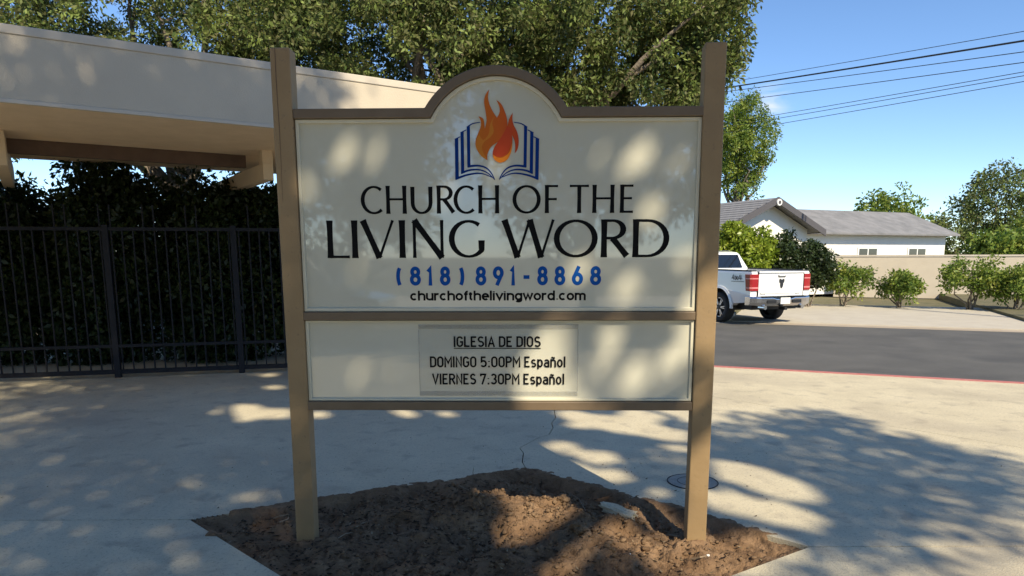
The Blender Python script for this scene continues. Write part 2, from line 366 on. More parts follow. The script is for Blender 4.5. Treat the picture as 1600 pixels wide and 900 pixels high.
def np_mesh(name, verts, faces, m, parent=None, smooth=False):
    me = bpy.data.meshes.new(name); nv, nf = len(verts), len(faces); kf = faces.shape[1]
    me.vertices.add(nv); me.vertices.foreach_set('co', np.asarray(verts, np.float32).ravel())
    me.loops.add(nf*kf); me.loops.foreach_set('vertex_index', np.asarray(faces, np.int32).ravel())
    me.polygons.add(nf); me.polygons.foreach_set('loop_start', np.arange(0, nf*kf, kf, dtype=np.int32))
    try: me.polygons.foreach_set('loop_total', np.full(nf, kf, np.int32))
    except Exception: pass
    if smooth: me.polygons.foreach_set('use_smooth', np.ones(nf, bool))
    me.update(calc_edges=True); me.validate(); me.materials.append(MATS[m])
    o = bpy.data.objects.new(name, me); col.objects.link(o)
    if parent: o.parent = parent
    return o
struct(np_mesh('soil', verts, faces, 'soil', smooth=True))
def scatter_in_bed(n, bias=None):
    out = []
    while len(out) < n:
        x, y = random.uniform(PL.x, PR.x), random.uniform(PB.y, PA.y)
        if not inside(np.array([x]), np.array([y]), PLANT)[0]: continue
        if edge_dist(np.array([x]), np.array([y]), PLANT)[0] < .03: continue
        if bias and random.random() > bias(x, y): continue
        out.append((x, y, float(soil_z(np.array([x]), np.array([y]))[0])))
    return out
ico = bmesh.new(); bmesh.ops.create_icosphere(ico, subdivisions=1, radius=1); icv = np.array([v.co[:] for v in ico.verts]); icf = np.array([[v.index for v in f.verts] for f in ico.faces]); ico.free()
def clods(pts, rfun, name, m, flat=.7, stretch=1):
    V, Fc = [], []
    for i, (x, y, z) in enumerate(pts):
        r = rfun(); j = 1+.5*rng.uniform(-1, 1, (len(icv), 1)); th = random.uniform(0, 6.3)
        v = icv*j*np.array([r*random.uniform(.7, 1.3)*stretch, r, r*flat]); c, s = math.cos(th), math.sin(th)
        v = v @ np.array([[c, -s, 0], [s, c, 0], [0, 0, 1]]).T
        V.append(v+np.array([x, y, z+r*.25])); Fc.append(icf+i*len(icv))
    return np_mesh(name, np.concatenate(V), np.concatenate(Fc), m)
mb = lambda x, y: .15+.85*math.exp(-((x-.3)**2+(y-.35)**2)/.5)
tag(clods(scatter_in_bed(3200, mb), lambda: random.uniform(.0025, .006)*random.choice((.7, 1, 1, 1, 1, 1.4, 1.4, 2.0, 2.0, 3.4)), 'soil_crumbs', 'clod'), 'loose brown soil crumbs scattered over the planter bed', 'soil', kind='stuff')
tag(clods(scatter_in_bed(90, lambda x, y: math.exp(-((x-.35)**2+(y-.3)**2)/.35)), lambda: random.uniform(.010, .026), 'broken_clods', 'clod', flat=.75), 'broken soil clods crowding the dug mound', 'soil', kind='stuff')
tag(clods(scatter_in_bed(2600, lambda x, y: .9 if x < -.1 else .25), lambda: random.uniform(.003, .008), 'mulch_bits', 'mulch', flat=.25, stretch=2.6), 'dark wood mulch bits on the left of the planter bed', 'mulch', kind='stuff')
# larger clods that can be told apart
for px, py, r, lb in ((905, 842, .055, 'largest pale soil lump at the front of the mound'), (740, 790, .04, 'rounded soil lump on the left flank of the mound'), (880, 800, .045, 'big soil lump below the dug hole'), (925, 800, .038, 'soil lump beside the broken concrete chunk'), (790, 768, .035, 'soil lump on the crest of the mound'), (700, 775, .03, 'small soil lump beside the upright forked twig'), (1000, 818, .03, 'small soil lump between the concrete chunk and right post'), (1062, 836, .032, 'soil lump against the foot of the right post')):
    g = ground(px, py, -.02); zz = float(soil_z(np.array([g.x]), np.array([g.y]))[0])
    bm = bmesh.new(); bmesh.ops.create_icosphere(bm, subdivisions=3, radius=r)
    sd_ = random.random()*50
    for v in bm.verts:
        n3 = v.co.normalized(); a = float(vnoise(np.array([n3.x*2.2+sd_]), np.array([n3.y*2.2+n3.z*1.7]))[0])-.5; b_ = float(vnoise(np.array([n3.x*6+sd_]), np.array([n3.y*6+n3.z*5]))[0])-.5
        v.co *= 1+.7*a+.35*b_; v.co.z *= .65
    me = bpy.data.meshes.new('soil_clod'); bm.to_mesh(me); bm.free(); me.materials.append(MATS['clod'])
    o = bpy.data.objects.new('soil_clod', me); col.objects.link(o); o.location = (g.x, g.y, zz+r*.2)
    tag(o, lb, 'soil clod', 'soil clods on the mound')
# twigs and roots
def twig(p0, pts, r, label, name='dry_twig', fork=None):
    b = MB().tube([Vector(p0)+Vector(p) for p in pts], [r*(1-.6*i/(len(pts)-1)) for i in range(len(pts))], 6)
    if fork:
        for fk in fork: b.tube([Vector(p0)+Vector(p) for p in fk], [r*.7, r*.5, r*.25][:len(fk)], 5)
    tag(b.build(name, 'twig'), label, 'twig')
def soilpt(px, py, dz=0):
    g = ground(px, py, 0)
    for _ in range(6):
        z = float(soil_z(np.array([g.x]), np.array([g.y]))[0]); g = ground(px, py, z)
    g.z += dz; return g
g = soilpt(741, 750, -.02); twig(g, [(0, 0, 0), (.005, 0, .04), (-.01, 0, .075), (-.005, .01, .11)], .004, 'forked dry twig standing upright on top of the mound', fork=[[(.005, 0, .03), (.03, 0, .015), (.045, 0, -.005)], [(.004, 0, .04), (-.02, 0, .015), (-.035, 0, .0)]])
g = soilpt(630, 780, -.02); twig(g, [(0, 0, 0), (-.01, 0, .05), (-.025, 0, .09)], .003, 'thin dry twig poking up near the slab edge', fork=[[(-.005, 0, .03), (.02, .01, .055), (.03, .01, .065)]])
g = soilpt(607, 790, -.015); twig(g, [(0, 0, 0), (.004, 0, .045), (-.006, 0, .07)], .003, 'short dry sprig beside the left post', fork=[[(.002, 0, .025), (.02, 0, .05), (.028, 0, .055)]])
def root(pxs, r, label):
    pts = [soilpt(*p, .008) for p in pxs]; tag(MB().tube(pts, [r]*len(pts), 6).build('dry_root', 'twig'), label, 'root')
root([(560, 822), (580, 815), (598, 806), (615, 806)], .004, 'pale curled root lying beside the left post base')
root([(528, 843), (540, 836), (552, 834)], .004, 'short straight root stub in the dark mulch')
root([(715, 760), (735, 768), (752, 790), (757, 806)], .003, 'long thin root curving down the left of the mound')
root([(888, 772), (904, 780), (915, 800)], .003, 'thin root on the right of the mound')
root([(1045, 838), (1065, 841)], .007, 'reddish stick lying against the tan post base')
root([(1080, 876), (1093, 873), (1103, 871)], .005, 'small pale stick near the front of the right post')
root([(428, 812), (437, 808), (452, 806), (450, 813), (437, 818)], .0055, 'loop of dry root in the mulch left of the left post')
for px, py, s, lb in ((1160, 843, .024, 'white crumpled paper scrap on the soil right of the tan post'), (1106, 870, .009, 'tiny white pebble in front of the tan post'), (985, 867, .004, 'white speck of gravel on the soil between the posts')):
    g = soilpt(px, py); b = MB(); b.add((icv*(1+.3*rng.uniform(-1, 1, (len(icv), 1)))*s*np.array([1, .9, .8])+np.array([g.x, g.y, g.z+s*.5+(.03 if s > .02 else .004)])).tolist(), icf.tolist()); tag(b.build('white_scrap', 'white_bit'), lb, 'litter')
# exposed concrete footing at the right of the mound, red brick chips
g = soilpt(965, 800); bm = bmesh.new(); bmesh.ops.create_cube(bm, size=1); bmesh.ops.subdivide_edges(bm, edges=bm.edges[:], cuts=5, use_grid_fill=True)
for v in bm.verts:
    a = float(vnoise(np.array([v.co.x*4+9]), np.array([v.co.y*4+v.co.z*3]))[0])-.5; b_ = float(vnoise(np.array([v.co.x*11]), np.array([v.co.y*11+v.co.z*7+4]))[0])-.5
    v.co *= 1+.45*a+.16*b_; v.co = Vector((v.co.x*.22, v.co.y*.075, v.co.z*.045))
me = bpy.data.meshes.new('concrete_chunk'); bm.to_mesh(me); bm.free(); me.materials.append(MATS['concrete'])
o = bpy.data.objects.new('concrete_chunk', me); col.objects.link(o); o.location = g+Vector((0, 0, .004)); o.rotation_euler = (R(6), R(5), R(-42))
tag(o, 'flat broken concrete chunk lying at the edge of the dug hole', 'concrete chunk')
BV, BF = [], []
for x, y_, z in scatter_in_bed(420):
    s_ = random.uniform(.005, .016); th = random.uniform(0, 6.3); c, sn = math.cos(th), math.sin(th); k0 = len(BV); tl = random.uniform(-.5, .5)
    for a, b_ in ((-1, 0), (0, .4), (1, 0), (0, -.4)): BV.append((x+s_*(a*c-b_*sn), y_+s_*(a*sn+b_*c), z+.006+s_*(tl*a+.3*abs(a))))
    BF.append((k0, k0+1, k0+2, k0+3))
tag(np_mesh('dry_leaf_bits', np.array(BV), np.array(BF), 'leaf_straw'), 'straw-coloured dry leaf bits strewn over the soil', 'leaf litter', kind='stuff')
# leaf litter on the pavement
LV, LF = [], []
def litter(n, area, size):
    for _ in range(n):
        px, py = random.uniform(*area[:2]), random.uniform(*area[2:]); g = ground(px, py)
        if inside(np.array([g.x]), np.array([g.y]), PLANT)[0] or g.y > kerb_y(g.x)-.1: continue
        s = random.uniform(*size); th = random.uniform(0, 6.3); c, sn = math.cos(th), math.sin(th); k0 = len(LV)
        for a, b_, z in ((-1, 0, .004), (0, .45, .002), (1, 0, .008), (0, -.45, .002)):
            LV.append((g.x+s*(a*c-b_*sn), g.y+s*(a*sn+b_*c), z+.001+s*.12*abs(a)))
        LF.append((k0, k0+1, k0+2, k0+3))
litter(150, (359, 1240, 600, 780), (.004, .011)); litter(50, (0, 1600, 585, 800), (.004, .012)); litter(26, (950, 1240, 690, 830), (.006, .016)); litter(60, (600, 1000, 700, 770), (.003, .008))
tag(np_mesh('leaf_litter', np.array(LV), np.array(LF), 'leaf_brown'), 'small dry leaves and crumbs scattered on the pavement', 'leaf litter', kind='stuff')

# ------------------------------------------------------------------ lettering
def A(cx, cy, rx, ry, a0, a1, n=None):
    n = n or max(4, int(abs(a1-a0)/12)); return [(cx+rx*math.cos(R(a0+(a1-a0)*i/n)), cy+ry*math.sin(R(a0+(a1-a0)*i/n))) for i in range(n+1)]
def ribbon(b, pts, wid, y, closed=False):
    """flat stroke in the sign plane: pts (u, v), wid per point"""
    n = len(pts); L, Rr = [], []
    P = [Vector(p) for p in pts]
    if closed and (P[0]-P[-1]).length < 1e-6: P = P[:-1]; n -= 1; wid = wid[:n]
    for i in range(n):
        p0 = P[i-1] if (i > 0 or closed) else P[i]; p1 = P[(i+1) % n] if (i < n-1 or closed) else P[i]
        d0 = (P[i]-p0); d1 = (p1-P[i])
        if d0.length < 1e-9: d0 = d1
        if d1.length < 1e-9: d1 = d0
        d0.normalize(); d1.normalize(); n0 = Vector((-d0.y, d0.x)); n1 = Vector((-d1.y, d1.x)); mt = (n0+n1)
        if mt.length < .3: mt = n0
        mt.normalize(); sc = 1/max(.5, mt.dot(n0)); h = wid[i]/2*sc
        L.append(P[i]+mt*h); Rr.append(P[i]-mt*h)
    k = len(b.v); b.v += [(p.x, y, p.y) for p in L]+[(p.x, y, p.y) for p in Rr]
    for i in range(n if closed else n-1):
        j = (i+1) % n; b.f.append((k+i, k+j, k+n+j, k+n+i))
FLARE = {
 'C': [[A(.56, .5, .56, .5, 50, 312), None]], 'G': [[A(.52, .5, .52, .5, 52, 319)+[(.915, .20), (.915, .46)], None]],
 'O': [[A(.5, .5, .5, .5, 0, 360), None]],
 'H': [[[(.08, 0), (.08, 1)], 1], [[(.92, 0), (.92, 1)], 1], [[(.08, .52), (.92, .52)], 0]],
 'U': [[[(.07, 1), (.07, .38)]+A(.5, .38, .43, .38, 180, 360)[1:-1]+[(.93, .38), (.93, 1)], None]],
 'R': [[[(.1, 0), (.1, 1)], 1], [[(.1, 1), (.42, 1)]+A(.42, .755, .40, .245, 90, -90)[1:]+[(.1, .51)], None], [[(.42, .51), (.97, 0)], 1]],
 'F': [[[(.1, 0), (.1, 1)], 1], [[(.1, 1), (1, 1)], 0], [[(.1, .5), (.9, .5)], 0]],
 'E': [[[(.12, 0), (.12, 1)], 1], [[(.12, 1), (1, 1)], 0], [[(.12, .52), (.9, .52)], 0], [[(.12, 0), (1, 0)], 0]],
 'T': [[[(.5, 0), (.5, 1)], 1], [[(0, 1), (1, 1)], 0]],
 'L': [[[(.1, 1), (.1, 0)], 1], [[(.1, 0), (1, 0)], 0]],
 'I': [[[(.5, 0), (.5, 1)], 1]],
 'V': [[[(.06, 1), (.53, 0)], 1], [[(.53, 0), (.95, 1)], 0]],
 'N': [[[(.06, 0), (.06, 1)], .2], [[(.06, 1), (.94, 0)], 1], [[(.94, 0), (.94, 1)], .2]],
 'W': [[[(.04, 1), (.29, 0)], 1], [[(.29, 0), (.52, .95)], 0], [[(.52, .95), (.74, 0)], 1], [[(.74, 0), (.97, 1)], 0]],
 'D': [[[(.08, 0), (.08, 1)], 1], [[(.08, 1), (.42, 1)]+A(.42, .5, .54, .5, 90, -90)[1:]+[(.08, 0)], None]],
}
def flared(b, ch, u0, u1, v0, v1, thick, thin, y):
    hw = thin/2
    for si, (pts, wgt) in enumerate(FLARE[ch]):
        P = [(u0+(p[0])*(u1-u0), v0+hw+p[1]*(v1-v0-2*hw)) for p in pts]; closed = len(pts) > 3 and (Vector(pts[0])-Vector(pts[-1])).length < 1e-6
        if wgt is not None and len(P) == 2:        # straight stroke, ends flared, run to full height
            (xa, ya), (xb, yb) = P
            if abs(yb-ya) > .5*abs(xb-xa) and abs(yb-ya) > .5*(v1-v0):
                if ya > yb: ya, yb = v1, v0
                else: ya, yb = v0, v1
            P = [(xa+(xb-xa)*t, ya+(yb-ya)*t) for t in (0, .12, .5, .88, 1)]
            ww = thin+(thick-thin)*wgt; W = [ww*1.16, ww*1.03, ww*.95, ww*1.03, ww*1.16]
        else:
            W = []
            for i in range(len(P)):
                a = Vector(P[max(i-1, 0)] if not closed else P[i-1 if i else -2]); c = Vector(P[min(i+1, len(P)-1)] if not closed else P[(i+1) % (len(P)-1)]); d = (c-a).normalized()
                W.append(thin+(thick-thin)*abs(d.y)**1.5)
            if not closed: W[0] *= 1.1; W[-1] *= 1.1
        ribbon(b, P, W, y-.00012*si, closed)
xh = .70
o_ = lambda: A(.21, .35, .21, .35, 0, 360)
DIN = {
 '8': (.5, [A(.25, .765, .215, .235, 0, 360), A(.25, .265, .25, .265, 0, 360)]), '9': (.5, [A(.25, .70, .25, .30, 0, 360), [(.48, .60), (.2, 0)]]),
 '6': (.5, [A(.25, .30, .25, .30, 0, 360), [(.02, .40), (.3, 1)]]), '1': (.34, [[(.02, .78), (.28, .985), (.28, 0)]]),
 '5': (.5, [[(.46, 1), (.06, 1), (.04, .52)]+A(.24, .31, .26, .30, 128, -145)]), '0': (.48, [A(.24, .74, .24, .26, 0, 180)+A(.24, .26, .24, .26, 180, 360)+[(.48, .74)]]),
 '7': (.48, [[(0, .8), (0, 1), (.48, 1), (.16, 0)]]), '3': (.48, [A(.23, .755, .22, .245, 155, -90), A(.23, .26, .25, .255, 90, -155)]),
 '(': (.12, [A(.34, .47, .34, .74, 132, 228)]), ')': (.12, [A(-.22, .47, .34, .74, 48, -48)]), '-': (.4, [[(-.12, .42), (.52, .42)]]), ':': (.1, [[(.05, .0), (.05, .1)], [(.05, .5), (.05, .6)]]),
 '.': (.06, [[(.06, -.02), (.06, .10)]]),
 'I': (.02, [[(.0, 0), (.0, 1)]]), 'G': (.48, [A(.24, .74, .24, .26, 15, 180)+A(.24, .26, .24, .26, 180, 360)+[(.48, .48), (.26, .48)]]), 'L': (.40, [[(0, 1), (0, 0), (.42, 0)]]),
 'E': (.42, [[(.42, 1), (0, 1), (0, 0), (.42, 0)], [(0, .52), (.36, .52)]]), 'S': (.48, [A(.24, .75, .22, .25, 28, 270)+A(.24, .25, .24, .25, 90, -152)[1:]]),
 'A': (.52, [[(0, 0), (.26, 1), (.52, 0)], [(.09, .28), (.43, .28)]]), 'D': (.48, [[(0, 0), (0, 1), (.22, 1)]+A(.22, .74, .26, .26, 90, 0)+A(.22, .26, .26, .26, 0, -90)+[(0, 0)]]),
 'O': (.48, [A(.24, .74, .24, .26, 0, 180)+A(.24, .26, .24, .26, 180, 360)+[(.48, .74)]]), 'M': (.62, [[(0, 0), (0, 1), (.31, .38), (.62, 1), (.62, 0)]]), 'N': (.48, [[(0, 0), (0, 1), (.48, 0), (.48, 1)]]),
 'P': (.46, [[(0, 0), (0, 1), (.24, 1)]+A(.24, .74, .23, .26, 90, -90)+[(0, .48)]]), 'V': (.52, [[(0, 1), (.26, 0), (.52, 1)]]), 'R': (.48, [[(0, 0), (0, 1), (.24, 1)]+A(.24, .75, .23, .25, 90, -90)+[(0, .50)], [(.24, .5), (.48, 0)]]),
 'c': (.40, [A(.21, .35, .21, .35, 48, 312)]), 'h': (.42, [[(0, 1), (0, 0)], [(0, .42)]+A(.21, .47, .21, .23, 160, 0)+[(.42, 0)]]), 'u': (.42, [[(0, .7), (0, .24)]+A(.21, .23, .21, .23, 180, 350)+[(.42, .3)], [(.42, .7), (.42, 0)]]),
 'r': (.24, [[(0, .7), (0, 0)], [(0, .42)]+A(.19, .47, .19, .23, 160, 62)]), 'o': (.42, [o_()]), 'f': (.19, [A(.23, .80, .14, .20, 80, 180)+[(.09, 0)], [(-.04, .68), (.24, .68)]]),
 't': (.19, [[(.07, .92), (.07, .16)]+A(.19, .15, .12, .15, 180, 280), [(-.05, .68), (.20, .68)]]), 'e': (.42, [[(.02, .36), (.42, .36)]+A(.21, .35, .21, .35, 4, 312)]), 'l': (.04, [[(.01, 1), (.01, 0)]]),
 'i': (.03, [[(.0, .7), (.0, 0)], [(.0, .9), (.0, 1.03)]]), 'v': (.42, [[(0, .7), (.21, 0), (.42, .7)]]), 'n': (.42, [[(0, .7), (0, 0)], [(0, .42)]+A(.21, .47, .21, .23, 160, 0)+[(.42, 0)]]),
 'g': (.42, [o_(), [(.42, .7), (.42, -.08)]+A(.21, -.08, .21, .18, 0, -145)]), 'w': (.62, [[(0, .7), (.155, 0), (.31, .66), (.465, 0), (.62, .7)]]), 'd': (.42, [o_(), [(.42, 1), (.42, 0)]]),
 'm': (.68, [[(0, .7), (0, 0)], [(0, .45)]+A(.17, .51, .17, .19, 165, 0)+[(.34, 0)], [(.34, .45)]+A(.51, .51, .17, .19, 165, 0)+[(.68, 0)]]),
 's': (.38, [A(.19, .525, .17, .175, 30, 270)+A(.19, .175, .19, .175, 90, -150)[1:]]), 'p': (.42, [o_(), [(0, .7), (0, -.27)]]), 'a': (.40, [[(.40, 0), (.40, .48)]+A(.20, .48, .20, .22, 0, 150), A(.20, .20, .20, .20, 0, 360)]),
 'ñ': (.42, [[(0, .7), (0, 0)], [(0, .42)]+A(.21, .47, .21, .23, 160, 0)+[(.42, 0)], [(.03, .90), (.12, .97), (.28, .90), (.38, .97)]]), 'x': (.4, [[(0, .7), (.4, 0)], [(0, 0), (.4, .7)]]), '4': (.5, [[(.38, 0), (.38, 1), (0, .3), (.5, .3)]]),
}
def din(b, ch, u, v0, h, wt, sx, y):
    wd, strokes = DIN[ch]
    for si, s in enumerate(strokes):
        P = [(u+wt/2+p[0]*h*sx, v0+wt/2+p[1]*(h-wt)) for p in s]; cl = len(s) > 5 and (Vector(s[0])-Vector(s[-1])).length < 1e-4
        if not cl:                                   # run square ends out to full height
            for e, nb in ((0, 1), (-1, -2)):
                d = (Vector(P[e])-Vector(P[nb])).normalized()
                if abs(d.y) > .7 and s[e][1] in (0, 1, .7): P[e] = tuple(Vector(P[e])+d*wt/2)
                elif abs(d.x) > .9 and len(s) > 2 and len(s) < 6: P[e] = tuple(Vector(P[e])+d*wt/4)
        ribbon(b, P, [wt]*len(P), y-.00012*si, cl)
    return wd*h*sx+wt
def din_line(b, text, u0, u1, v0, h, wts, y, gap=.085):
    """fit text between u0 and u1"""
    def total(sx): return sum((DIN[c][0]*h*sx+wts[i] if c != ' ' else .22*h*sx)+(gap*h*sx if i < len(text)-1 else 0) for i, c in enumerate(text))
    lo, hi = .2, 3
    for _ in range(40):
        m = (lo+hi)/2; lo, hi = (m, hi) if total(m) < u1-u0 else (lo, m)
    sx = lo; u = u0
    for i, c in enumerate(text):
        u += (.22*h*sx if c == ' ' else din(b, c, u, v0, h, wts[i], sx, y))+gap*h*sx

# ------------------------------------------------------------------ church sign
sign = empty('church_sign', (0, 0, 0), -SROT)
tag(sign, 'cream church sign with arched top, flame and book logo, on two brown posts', 'sign')
def plane(v): return Vector((v.x, v.z, v.y))        # prism drawn in (u, v), extruded along depth
def sprism(poly, y0, y1): return MB().prism(poly, y0, y1, lambda v: Vector((v.x, v.z, v.y)))
UL, UR, UC = -1.182, 1.032, -.083
def arch(R_, vline, vc, n=28):
    a = math.asin((vline-vc)/R_); return [(UC+R_*math.cos(t), vc+R_*math.sin(t)) for t in np.linspace(math.pi-a, a, n)]
VC = 2.207
outer = [(UL, 2.441)]+arch(.45, 2.441, VC)+[(UR, 2.441)]
inner = [(UL, 2.390)]+arch(.40, 2.390, VC)+[(UR, 2.390)]
def band(pa, pb, y0, y1, closed=False):
    b = MB(); n = len(pa)
    rings = [[(pa[i][0], y0, pa[i][1]), (pb[i][0], y0, pb[i][1]), (pb[i][0], y1, pb[i][1]), (pa[i][0], y1, pa[i][1])] for i in range(n)]
    if closed: rings.append(rings[0])
    return b.loft(rings, cap=not closed)
band(outer, inner, -.035, .065).build('top_rail', 'rail', sign, bevel=.004)
sprism([(UL, 1.291), (UR, 1.291), (UR, 1.339), (UL, 1.339)], -.033, .065).build('middle_rail', 'rail', sign, bevel=.004)
sprism([(UL, .772), (UR, .772), (UR, .822), (UL, .822)], -.035, .065).build('bottom_rail', 'rail', sign, bevel=.004)
TW = .020
up_in = [(UL+.002, 1.341)]+[(UL+.002, 2.388)]+arch(.398, 2.388, VC)+[(UR-.002, 2.388), (UR-.002, 1.341)]
up_tr = [(UL+TW, 1.341+TW)]+[(UL+TW, 2.388-TW)]+arch(.398-TW, 2.388-TW, VC)+[(UR-TW, 2.388-TW), (UR-TW, 1.341+TW)]
sprism([(p[0], p[1]) for p in up_in], .0, .03).build('upper_panel', 'panel', sign)
band(up_in, up_tr, -.016, -.0005, True).build('upper_trim', 'trim', sign, bevel=.003)
lo_in = [(UL+.002, .824), (UL+.002, 1.289), (UR-.002, 1.289), (UR-.002, .824)]
lo_tr = [(UL+TW, .824+.014), (UL+TW, 1.289-.010), (UR-TW, 1.289-.010), (UR-TW, .824+.014)]
sprism(lo_in, .0, .03).build('lower_panel', 'panel', sign)
band(lo_in, lo_tr, -.016, -.0005, True).build('lower_trim', 'trim', sign, bevel=.003)
# posts: square timber with a slight twist, a drying crack and screw heads
def post(u, tw, top, lab, wdt):
    b = MB(); rings = []
    for z in np.linspace(-.45, top, 14):
        dx = .0025*math.sin(z*2.1+u*5); a = R(tw)+R(.4)*math.sin(z*1.3)
        rr_ = wdt/2; pts = [(-rr_, -rr_), (rr_, -rr_), (rr_, rr_), (-rr_, rr_)]
        rings.append([(u+dx+p[0]*math.cos(a)-p[1]*math.sin(a), .018+p[0]*math.sin(a)+p[1]*math.cos(a), z) for p in pts])
    o = b.loft(rings).build('post', 'post', sign, bevel=.006); o['label'] = lab; return o
p1 = post(-1.238, 1.5, 2.755, 'left brown timber post with a drying crack', .108)
p2 = post(1.090, -3.0, 2.762, 'right brown timber post lit by the sun at its foot', .112)
for (pu, pv, r_) in ((-1.186, 2.34, .011), (-1.186, 2.30, .006), (-1.20, .92, .010), (-1.197, .895, .006)):
    MB().loft([[(pu-.004+.002*math.cos(t), -.03+r_*.4*math.cos(t), pv+r_*math.sin(t)) for t in np.linspace(0, 2*math.pi, 9)[:-1]], [(pu+.001, -.03+r_*.3*math.cos(t), pv+r_*.8*math.sin(t)) for t in np.linspace(0, 2*math.pi, 9)[:-1]]]).build('knot', 'dark_wood', p1)
MB().tube([(-1.262+.0015*math.sin(z*9), -.0375, z) for z in np.linspace(1.95, 2.75, 16)], [.0006+.0012*t for t in np.linspace(0, 1, 16)], 5).build('drying_crack', 'dark_wood', p1)
# lettering
PXU = lambda px, a, b, ua, ub: ua+(px-a)*(ub-ua)/(b-a)
Z4 = 580/1600
t1 = MB(); y = -.0012
for ch, a, b in (('C', 180, 272), ('H', 288, 373), ('U', 395, 485), ('R', 507, 580), ('C', 582, 670), ('H', 687, 773), ('O', 836, 950), ('F', 975, 1028), ('T', 1078, 1160), ('H', 1177, 1268), ('E', 1296, 1350)):
    U = lambda z: PXU(500+z*Z4, 567, 990, -.828, .674)
    flared(t1, ch, U(a)+(.006 if ch in 'CO' else 0), U(b)-(.006 if ch in 'O' else 0), 1.884 if ch not in 'COU' else 1.882, 2.036, .0215, .0118, y); t1.build('letter', 'black_ink', sign); t1 = MB()
t2 = MB()
for ch, a, b in (('L', 35, 127), ('I', 140, 163), ('V', 180, 325), ('I', 345, 370), ('N', 402, 537), ('G', 565, 712), ('W', 790, 1015), ('O', 1017, 1193), ('R', 1215, 1328), ('D', 1350, 1505)):
    U = lambda z: PXU(500+z*Z4, 512, 1045, -1.034, .875)
    flared(t2, ch, U(a)+(.008 if ch in 'GO' else 0), U(b)-(.008 if ch in 'OD' else 0), 1.641, 1.849, .0325, .0140, y); t2.build('letter', 'black_ink', sign); t2 = MB()
t3 = MB()
for ch, a, b in (('(', 328, 352), ('8', 387, 435), ('1', 457, 486), ('8', 517, 563), (')', 599, 623), ('8', 671, 718), ('9', 746, 793), ('1', 817, 843), ('-', 875, 907), ('8', 937, 983), ('8', 1011, 1058), ('6', 1086, 1134), ('8', 1164, 1212)):
    U = lambda z: PXU(500+z*Z4, 617, 941, -.660, .509); hh = .107; wt = .0208
    sx = (U(b)-U(a)-wt)/(DIN[ch][0]*hh)
    din(t3, ch, U(a), 1.486, hh, wt, sx, y); t3.build('numeral', 'blue_ink', sign); t3 = MB()
t4 = MB(); s4 = 'churchofthelivingword.com'; din_line(t4, s4, -.577, .418, 1.4015, .056, [.0116]*len(s4), y, gap=.035); t4.build('lettering', 'black_ink', sign)
# clear notice holder with its lines of text
sprism([(-.535, .850), (.379, .850), (.379, 1.267), (-.535, 1.267)], -.0042, -.0018).build('notice_sheet', 'acrylic', sign)
sprism([(-.535, .852), (.377, .852), (.377, .878), (-.535, .878)], -.0068, -.0044).build('notice_strip', 'acrylic_edge', sign)
sprism([(-.535, 1.240), (.377, 1.240), (.377, 1.265), (-.535, 1.265)], -.0068, -.0044).build('notice_strip', 'acrylic_edge', sign)
for u_ in (-.535, .3745): sprism([(u_, .880), (u_+.0045, .880), (u_+.0045, 1.238), (u_, 1.238)], -.0062, -.0044).build('sheet_edge', 'acrylic_edge', sign)
t5 = MB(); yy = -.0052
s = 'IGLESIA DE DIOS'; din_line(t5, s, -.333, .165, 1.136, .062, [.0098]*len(s), yy)
t5.add([(-.333, yy, 1.1265), (.165, yy, 1.1265), (.165, yy, 1.131), (-.333, yy, 1.131)], [(0, 1, 2, 3)])
s = 'DOMINGO 5:00PM Español'; din_line(t5, s, -.472, .308, 1.018, .064, [.0098]*22, yy)
s = 'VIERNES 7:30PM Español'; din_line(t5, s, -.461, .302, .918, .064, [.0098]*22, yy)
t5.build('lettering', 'black_ink', sign)
# logo: open book and flame
logo = MB().box((-.5, 0, 0), (0, 0, 0))
LK = 170/900
def LG(x, y):
    p = on_sign(690+x*LK, 130+y*LK); return (p.x*math.cos(SROT)-p.y*math.sin(SROT), p.z)
bk = MB()
def spline(pts, n=8):
    P = [Vector(p) for p in pts]; out = []
    for i in range(len(P)-1):
        a, b, c, d = P[max(i-1, 0)], P[i], P[i+1], P[min(i+2, len(P)-1)]
        for t in np.linspace(0, 1, n, endpoint=False):
            out.append(.5*((2*b)+(c-a)*t+(2*a-5*b+4*c-d)*t*t+(3*b-a-3*c+d)*t**3))
    out.append(P[-1]); return [tuple(p) for p in out]
pages = [((208, 234), 365, 697, [(208, 366), (255, 336), (318, 324)], [(216, 690), (300, 682), (370, 702), (415, 750), (440, 800)]),
         ((156, 183), 410, 752, [(156, 412), (205, 386)], [(162, 744), (230, 720), (310, 716), (380, 742), (434, 792)]),
         ((109, 138), 463, 800, [(109, 466), (155, 443)], [(118, 792), (200, 762), (290, 746), (350, 752), (415, 778)])]
k_ = 0
for mir in (0, 1):
    mx = (lambda p: (916-p[0], p[1])) if mir else (lambda p: p)
    for (x0, x1), ya, yb, topc, botc in pages:
        sl = 5
        quad = [LG(*mx(p)) for p in ((x0, ya), (x1, ya-10), (x1+sl, yb-10), (x0+sl, yb))]
        bk.add([(p[0], y-.00012*k_, p[1]) for p in quad], [(0, 1, 2, 3)]); k_ += 1
        tp = [LG(*mx(p)) for p in spline(topc, 5)]; ribbon(bk, tp, [.0075*(1-.5*i/len(tp)) for i in range(len(tp))], y-.00012*k_); k_ += 1
        bp_ = [LG(*mx(p)) for p in spline(botc, 6)]; ribbon(bk, bp_, [.0125*(1-.72*i/len(bp_)) for i in range(len(bp_))], y-.00012*k_); k_ += 1
lg = bk.build('logo', 'navy_ink', sign); lg['label'] = 'blue open book logo'
